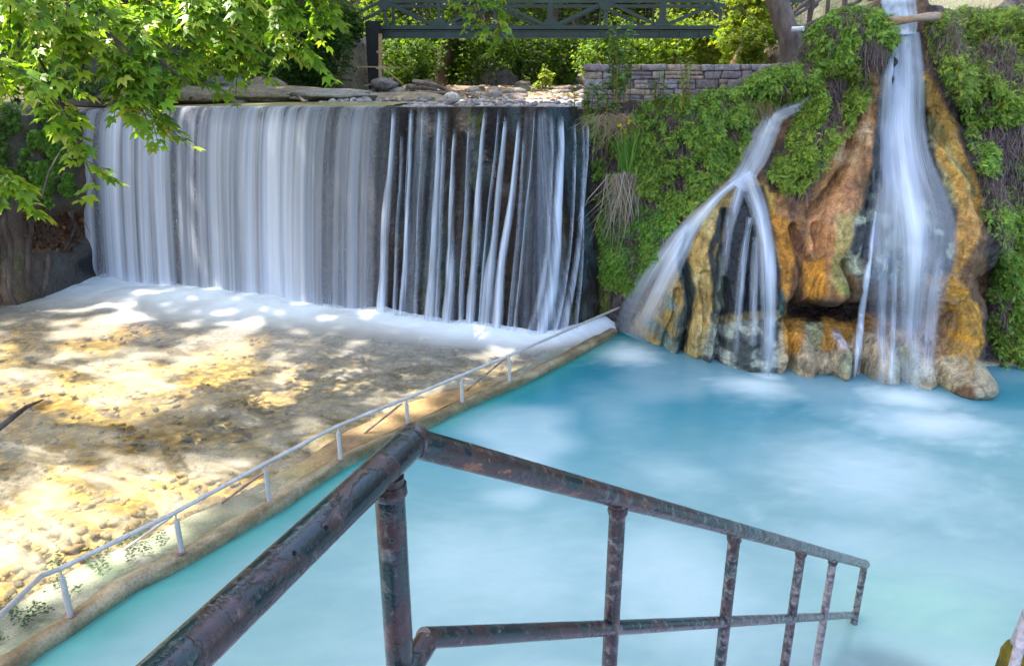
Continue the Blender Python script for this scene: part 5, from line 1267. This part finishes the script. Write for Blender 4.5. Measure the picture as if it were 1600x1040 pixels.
for px_, Y_, lb in [(470, 19.5, 'dark ivy covered tree left of the bridge pier'), (330, 18.0, 'shaded tree on the slope behind the overhanging leaves'), (180, 17.0, 'shaded tree on the left slope near the frame edge'), (40, 16.0, 'dim tree at the upper left edge'), (-150, 15.0, 'dim tree standing just beyond the left frame edge')]:
    x_ = at_y(px_, 60, Y_)[0]; tree(lb, None, Y_, 5.5, .16, [((0, 0, 1.0), (1.2, .9, .9)), ((.2, 0, 2.6), (1.7, 1.3, 1.3)), ((-.4, .5, 4.6), (2.2, 1.8, 1.5))], 5200, (.06, .12), DK, base=(x_, Y_, float(groundZ(np.array([x_]), np.array([Y_]))[0])))
def shrub(label, px, py, Y, rad, n, cols=DK, size=(.05, .10), name='shrub', wts=None):
    b = at_y(px, py, Y); e = empty(name, tuple(b), label, 'shrub')
    m = MB()
    for k in range(5): m.tube([b - [0, 0, .2], b + np.array([random.uniform(-.4, .4) * rad[0], random.uniform(-.3, .3) * rad[1], rad[2] * .9])], [.03, .012], 6)
    m.build('stem', M['bark'], e)
    crown('foliage', e, [(b + np.array([0, 0, rad[2] * .75]), rad)], n, size, cols, wts or [1] * len(cols), M['far_leaf'])
MID = [(.12, .22, .028), (.08, .16, .024), (.18, .27, .03), (.04, .09, .018)]
shrub('dark undergrowth bush right of the timber props', 640, 132, 21.0, (.8, .6, .7), 2400)
shrub('dark bush between the props and the ivy trunk', 665, 132, 23.5, (1.0, .6, 1.0), 2400, MID)
shrub('bush with drooping leaves above the big boulder', 752, 128, 22.3, (.75, .5, .9), 2200, MID)
shrub('green bush behind the big grey boulder', 815, 124, 23.5, (.95, .6, .9), 2400, DK)
shrub('green bush at the foot of the slim trunk', 880, 126, 22.5, (.55, .5, .75), 1800, MID)
shrub('pale green seedling bush on the gravel bank', 850, 140, 19.5, (.30, .25, .28), 350, [(.20, .26, .04), (.28, .32, .08), (.12, .2, .03)], (.05, .09))
shrub('lush bush behind the left part of the stone wall', 965, 118, 20.0, (1.0, .6, .75), 2600, MID)
shrub('bright bush behind the middle of the stone wall', 1050, 112, 21.0, (1.1, .6, .75), 2600, [(.14, .22, .025), (.09, .17, .02), (.19, .25, .03)])
shrub('bright bush behind the right part of the stone wall', 1130, 108, 18.5, (.9, .6, .6), 2600, [(.17, .25, .025), (.1, .18, .02), (.22, .27, .03)])
shrub('bright leafy shoot between the stone wall and the leaning trunk', 1172, 92, 11.5, (.30, .25, .26), 900, [(.22, .28, .03), (.13, .21, .02), (.27, .3, .05)], (.045, .085))
shrub('glossy ivy mound left of the stone abutment', 492, 132, 16.6, (.75, .5, .95), 5200, [(.03, .085, .016), (.02, .055, .012), (.05, .11, .018)], (.04, .075), 'ivy_mound')
shrub('ivy crown draped on top of the stone abutment', 545, 60, 17.6, (.42, .4, .36), 1600, [(.03, .085, .016), (.02, .055, .012), (.06, .12, .018)], (.04, .075), 'ivy_mound')
# ivy and undergrowth on the slopes, woods beyond
def scatter(name, label, cat, n, xr, yr, cond, size, cols, lift=.25):
    x = RNG.uniform(*xr, n * 3); y = RNG.uniform(*yr, n * 3); k = cond(x, y); x, y = x[k][:n], y[k][:n]; n = len(x)
    cl = fbm(p3(x, y), 4, 1.1, 50); P = np.c_[x, y, groundZ(x, y) + RNG.uniform(0, 1, n) * lift * (.4 + np.clip(cl + .3, 0, 1.3))]
    P = P[cl > -.22]; n = len(P)
    Dr = norm(RNG.normal(0, .6, (n, 3)) + [0, -.5, -.2]); Nr = norm(RNG.normal(0, .5, (n, 3)) + [.2, -.3, .8])
    o = leaves(name, P, Dr, Nr, RNG.uniform(*size, n), pick(n, cols, [1] * len(cols)) * (1 + .4 * fbm(P, 3, .8))[:, None], M['far_leaf'], None, T_PLANE)
    tag(o, label, cat, kind='stuff')
scatter('undergrowth', 'ivy and undergrowth covering the shaded left slope', 'undergrowth', 26000, (-19, -4.4), (10.5, 23), lambda x, y: x < chanL(y) + .45, (.08, .17), DK + [(.09, .16, .02)], .5)
scatter('undergrowth', 'green undergrowth on the far bank under the bridge', 'undergrowth', 9000, (-7, 9), (22.5, 30), lambda x, y: (y > 23.6), (.07, .14), MID, .6)
n = 26000; x = RNG.uniform(-34, 36, n); y = RNG.uniform(29, 60, n); P = np.c_[x, y, groundZ(x, y) + RNG.uniform(.0, 1, n) ** .7 * 6 * (1 + .5 * fbm(p3(x, y), 3, .2))]
o = leaves('far_woods', P, norm(RNG.normal(0, 1, (n, 3)) + [0, 0, -.3]), norm(RNG.normal(0, .5, (n, 3)) + [0, -.4, .8]), RNG.uniform(.35, .7, n), pick(n, FARG, (4, 3, 2, 1)) * (1 + .4 * fbm(P, 3, .25))[:, None], M['far_leaf'], None, T_PLANE)
tag(o, 'distant wooded gorge side glowing green', 'woods', kind='stuff')

n = 900; q = rand_in([(-40, 990), (40, 900), (100, 860), (150, 850), (250, 810), (262, 842), (180, 880), (100, 935), (20, 1000), (-40, 1060)], n * 2, 10)
q = q[fbm(p3(q[:, 0], q[:, 1]), 4, 1 / 30.0, 7) > -.05][:n]; n = len(q); P = at_z(q[:, 0], q[:, 1], .172)
tag(leaves('algae_flecks', P, norm(RNG.normal(0, 1, (n, 3)) * [1, 1, .1]), norm(RNG.normal(0, .15, (n, 3)) + [0, 0, 1]), RNG.uniform(.007, .018, n), pick(n, [(.03, .07, .03), (.05, .10, .04), (.02, .05, .03)], [1, 1, 1]), M['fern'], None, T_PLANE), 'dark green algae flecks on the pale ledge at lower left', 'algae', kind='stuff')
# ---- the near plane tree on the left: trunk and shading crown out of frame, sprays hanging into it
pt = empty('plane_tree', (-10.2, 7.2, 2.4), 'overhanging plane tree with fresh yellow green leaves at upper left', 'tree')
trunk_mesh('trunk', [(-10.2, 7.2, 1.8), (-10.0, 7.2, 4), (-9.6, 7.2, 8), (-9.2, 7.4, 12), (-7.5, 7.5, 17)], [.5, .42, .36, .28, .16], pt)
S_DIR = Vector((-.47, .13, .873)).normalized()
LEAFC = [(.25, .37, .035), (.19, .32, .03), (.32, .40, .045), (.13, .24, .025), (.38, .42, .08)]
LP, LD, LN, LS = [], [], [], []
def spray(p0, p1, ntw=17, tl=.5, lp=9, size=(.085, .145), sag=.18):
    p0, p1 = np.array(p0), np.array(p1); m = MB(); L = np.linalg.norm(p1 - p0); dirm = (p1 - p0) / L
    ts = np.linspace(0, 1, 14); side = np.array([random.gauss(0, .06), random.gauss(0, .1), 0])
    bp_ = [p0 + (p1 - p0) * t + np.array([0, 0, sag * L * .5 * (t - t * t)]) + side * math.sin(t * 5) for t in ts]
    m.tube(bp_, list(np.linspace(.013, .004, 14)), 6, wob=.1)
    for k in range(ntw):
        t = .22 + .78 * (k + random.random()) / ntw; s = p0 + (p1 - p0) * t + np.array([0, 0, sag * L * .5 * (t - t * t)])
        a = random.uniform(0, 6.28); l = tl * random.uniform(.4, 1)
        d = np.array([math.cos(a), math.sin(a), random.uniform(-.6, .15)]) + dirm * .7; d /= np.linalg.norm(d)
        tw_ = [s + d * l * q + np.array([0, 0, -.25 * l * q * q]) for q in np.linspace(0, 1, 5)]
        m.tube(tw_, [.005, .004, .0035, .003, .002], 5)
        for j in range(lp):
            q = (j + .6) / lp; b = s + d * l * q + np.array([0, 0, -.25 * l * q * q])
            az = math.atan2(d[1], d[0]) + (1.0 if j % 2 else -1.0) * random.uniform(.3, 1.3)
            dr_ = np.array([math.cos(az), math.sin(az), random.uniform(-1.0, -.1)])
            LP.append(b + dr_ * .04); LD.append(dr_); LN.append((random.gauss(0, .35), random.gauss(-.15, .35), 1)); LS.append(random.uniform(*size))
    m.build('branch', M['bark'], pt, True)
def flush(parent, nm='foliage'):
    n = len(LP)
    if n: leaves(nm, np.array(LP), np.array(LD), norm(np.array(LN)), np.array(LS), pick(n, LEAFC, (4, 4, 2, 3, 1)), M['leaf'], parent, T_PLANE)
    LP.clear(); LD.clear(); LN.clear(); LS.clear()
A_ = lambda px, py, Y: at_y(px, py, Y)
for (a, b, kw) in [((-120, -120, 6.6), (150, 60, 7.2), {}), ((-80, -60, 6.4), (215, 120, 7.0), {}), ((40, -90, 6.8), (290, 130, 7.2), {}), ((120, -80, 7.0), (330, 80, 7.6), {}), ((150, 20, 6.9), (240, 195, 7.0), dict(ntw=10)),
                   ((230, -80, 7.2), (385, 95, 7.6), {}), ((300, -90, 7.4), (430, 60, 7.8), {}), ((390, -90, 7.4), (480, 85, 7.6), dict(ntw=10, tl=.36)), ((420, -90, 7.6), (515, 30, 7.8), dict(ntw=9, tl=.34)), ((60, 90, 6.8), (150, 285, 6.9), dict(ntw=10, tl=.26, lp=5)),
                   ((-140, 130, 5.9), (30, 320, 6.0), dict(ntw=13, tl=.26, lp=6)), ((-130, 40, 6.2), (70, 130, 6.4), dict(ntw=11)), ((-160, 180, 5.8), (20, 280, 5.9), dict(ntw=9, tl=.25)), ((60, -60, 7.6), (200, 20, 8.0), {}), ((320, -60, 8.2), (450, 20, 8.6), {}), ((180, 60, 6.8), (205, 170, 6.9), dict(ntw=7, tl=.3)), ((-60, -40, 7.4), (90, 60, 7.8), {}), ((230, -40, 8.0), (330, 30, 8.2), {})]:
    spray(A_(*a), A_(*b), **kw)
flush(pt)
for (a, b, kw) in [((690, -120, 8.8), (758, 45, 9.0), dict(ntw=8, tl=.28, lp=6, size=(.08, .12))), ((740, -120, 8.8), (785, 70, 9.0), dict(ntw=9, tl=.24, lp=6, size=(.08, .12))), ((660, -110, 9.0), (725, 20, 9.1), dict(ntw=5, tl=.2, lp=5, size=(.08, .12)))]:
    spray(A_(*a), A_(*b), **kw)
flush(pt)
# unseen crown leaves added overhead, shaped to dapple the river and shade the pool
def shade_canopy(parent, n, xr, yr, zr, thr, size=(.16, .30)):
    x = RNG.uniform(*xr, n * 4); y = RNG.uniform(*yr, n * 4); z = RNG.uniform(*zr, n * 4)
    sx_ = x + .538 * (z - 1.0); sy_ = y - .149 * (z - 1.0)           # where its shade lands
    g = .65 * fbm(p3(sx_, sy_ * 1.1), 3, 1.0, 9) + .75 * fbm(p3(sx_, sy_ * 1.2), 3, 3.1, 19) + thr(sx_, sy_)
    k = g > 0; P = np.c_[x, y, z][k][:n]; n = len(P)
    leaves('crown', P, norm(RNG.normal(0, 1, (n, 3)) * [1, 1, .4]), norm(RNG.normal(0, .35, (n, 3)) + [-.3, 0, 1]), RNG.uniform(*size, n), pick(n, LEAFC, (4, 4, 2, 3, 1)), M['leaf'], parent, T_PLANE)
shade_canopy(pt, 16000, (-20, -5.0), (1.5, 19), (12, 15), lambda x, y: np.where(x > kerb_x(y) - .25, -2, -.11 + .12 * sstep(8.0, 9.0, y) + .35 * sstep(9.6, 10.4, y - .38 * (x + 6)* (x > -6) + .75 * (x + 6) * (x > -6)) + .06 * sstep(-4, -1.5, x) + .3 * sstep(-3, -1.5, x) * sstep(7.4, 8.0, y) + .30 * sstep(-1.9, -1.0, x - kerb_x(y)) * sstep(4.6, 3.8, y) - .3 * sstep(-3.6, -2.8, x) * sstep(.8, .2, x) * sstep(5.3, 5.9, y) * sstep(7.8, 7.3, y)))
p2 = empty('plane_tree', tuple(at_y(1236, 96, 11.4)), 'leaning bare trunk of a plane tree between bridge and ferns', 'tree')
trunk_mesh('trunk', [at_y(1240, 112, 11.4), at_y(1238, 70, 11.4), at_y(1224, 35, 11.45), at_y(1211, -10, 11.5), at_y(1190, -120, 11.6), (1.6, 11, 7.5), (-.2, 10, 9)], [.19, .165, .15, .14, .14, .13, .1], p2, M['palebark'], 16)
shade_canopy(pt, 22000, (-14.5, 1.0), (-1.0, 15.5), (16, 20), lambda x, y: np.where((x < kerb_x(y) - .42) | (y > 11.5), -2, 2.0), (.34, .6))  # added leaf layer, cut along the kerb line to shade pool and cliff
shade_canopy(p2, 700, (-1.5, 3), (8, 12), (7.5, 9), lambda x, y: 0 * x + 1)

# ================================================================== light
w = bpy.data.worlds.new('World'); scene.world = w; w.use_nodes = True
nt = w.node_tree; nt.nodes.clear()
sky = nt.nodes.new('ShaderNodeTexSky'); sky.sky_type = 'NISHITA'; sky.sun_disc = False
el = math.asin(S_DIR.z); az = math.atan2(S_DIR.x, S_DIR.y)
sky.dust_density = 4.0; sky.ozone_density = .7; sky.sun_elevation = el; sky.sun_rotation = az
bg = nt.nodes.new('ShaderNodeBackground'); bg.inputs['Strength'].default_value = .15
ow = nt.nodes.new('ShaderNodeOutputWorld'); nt.links.new(sky.outputs[0], bg.inputs[0]); nt.links.new(bg.outputs[0], ow.inputs[0])
sd = bpy.data.lights.new('sun', 'SUN'); sd.energy = 3.0; sd.angle = R(.53); sd.color = (1, .94, .84)
so = bpy.data.objects.new('sun', sd); COL.objects.link(so); so.rotation_mode = 'QUATERNION'; so.rotation_quaternion = S_DIR.to_track_quat('Z', 'Y'); so.location = (-6, 2, 14)
scene.view_settings.view_transform = 'Standard'; scene.view_settings.look = 'None'; scene.view_settings.gamma = 1
scene.view_settings.exposure = 2.45
cy = scene.cycles
cy.use_denoising = True
cy.max_bounces = 8; cy.transparent_max_bounces = 24; cy.diffuse_bounces = 4; cy.glossy_bounces = 3; cy.caustics_reflective = False; cy.caustics_refractive = False
cy.sample_clamp_indirect = 8
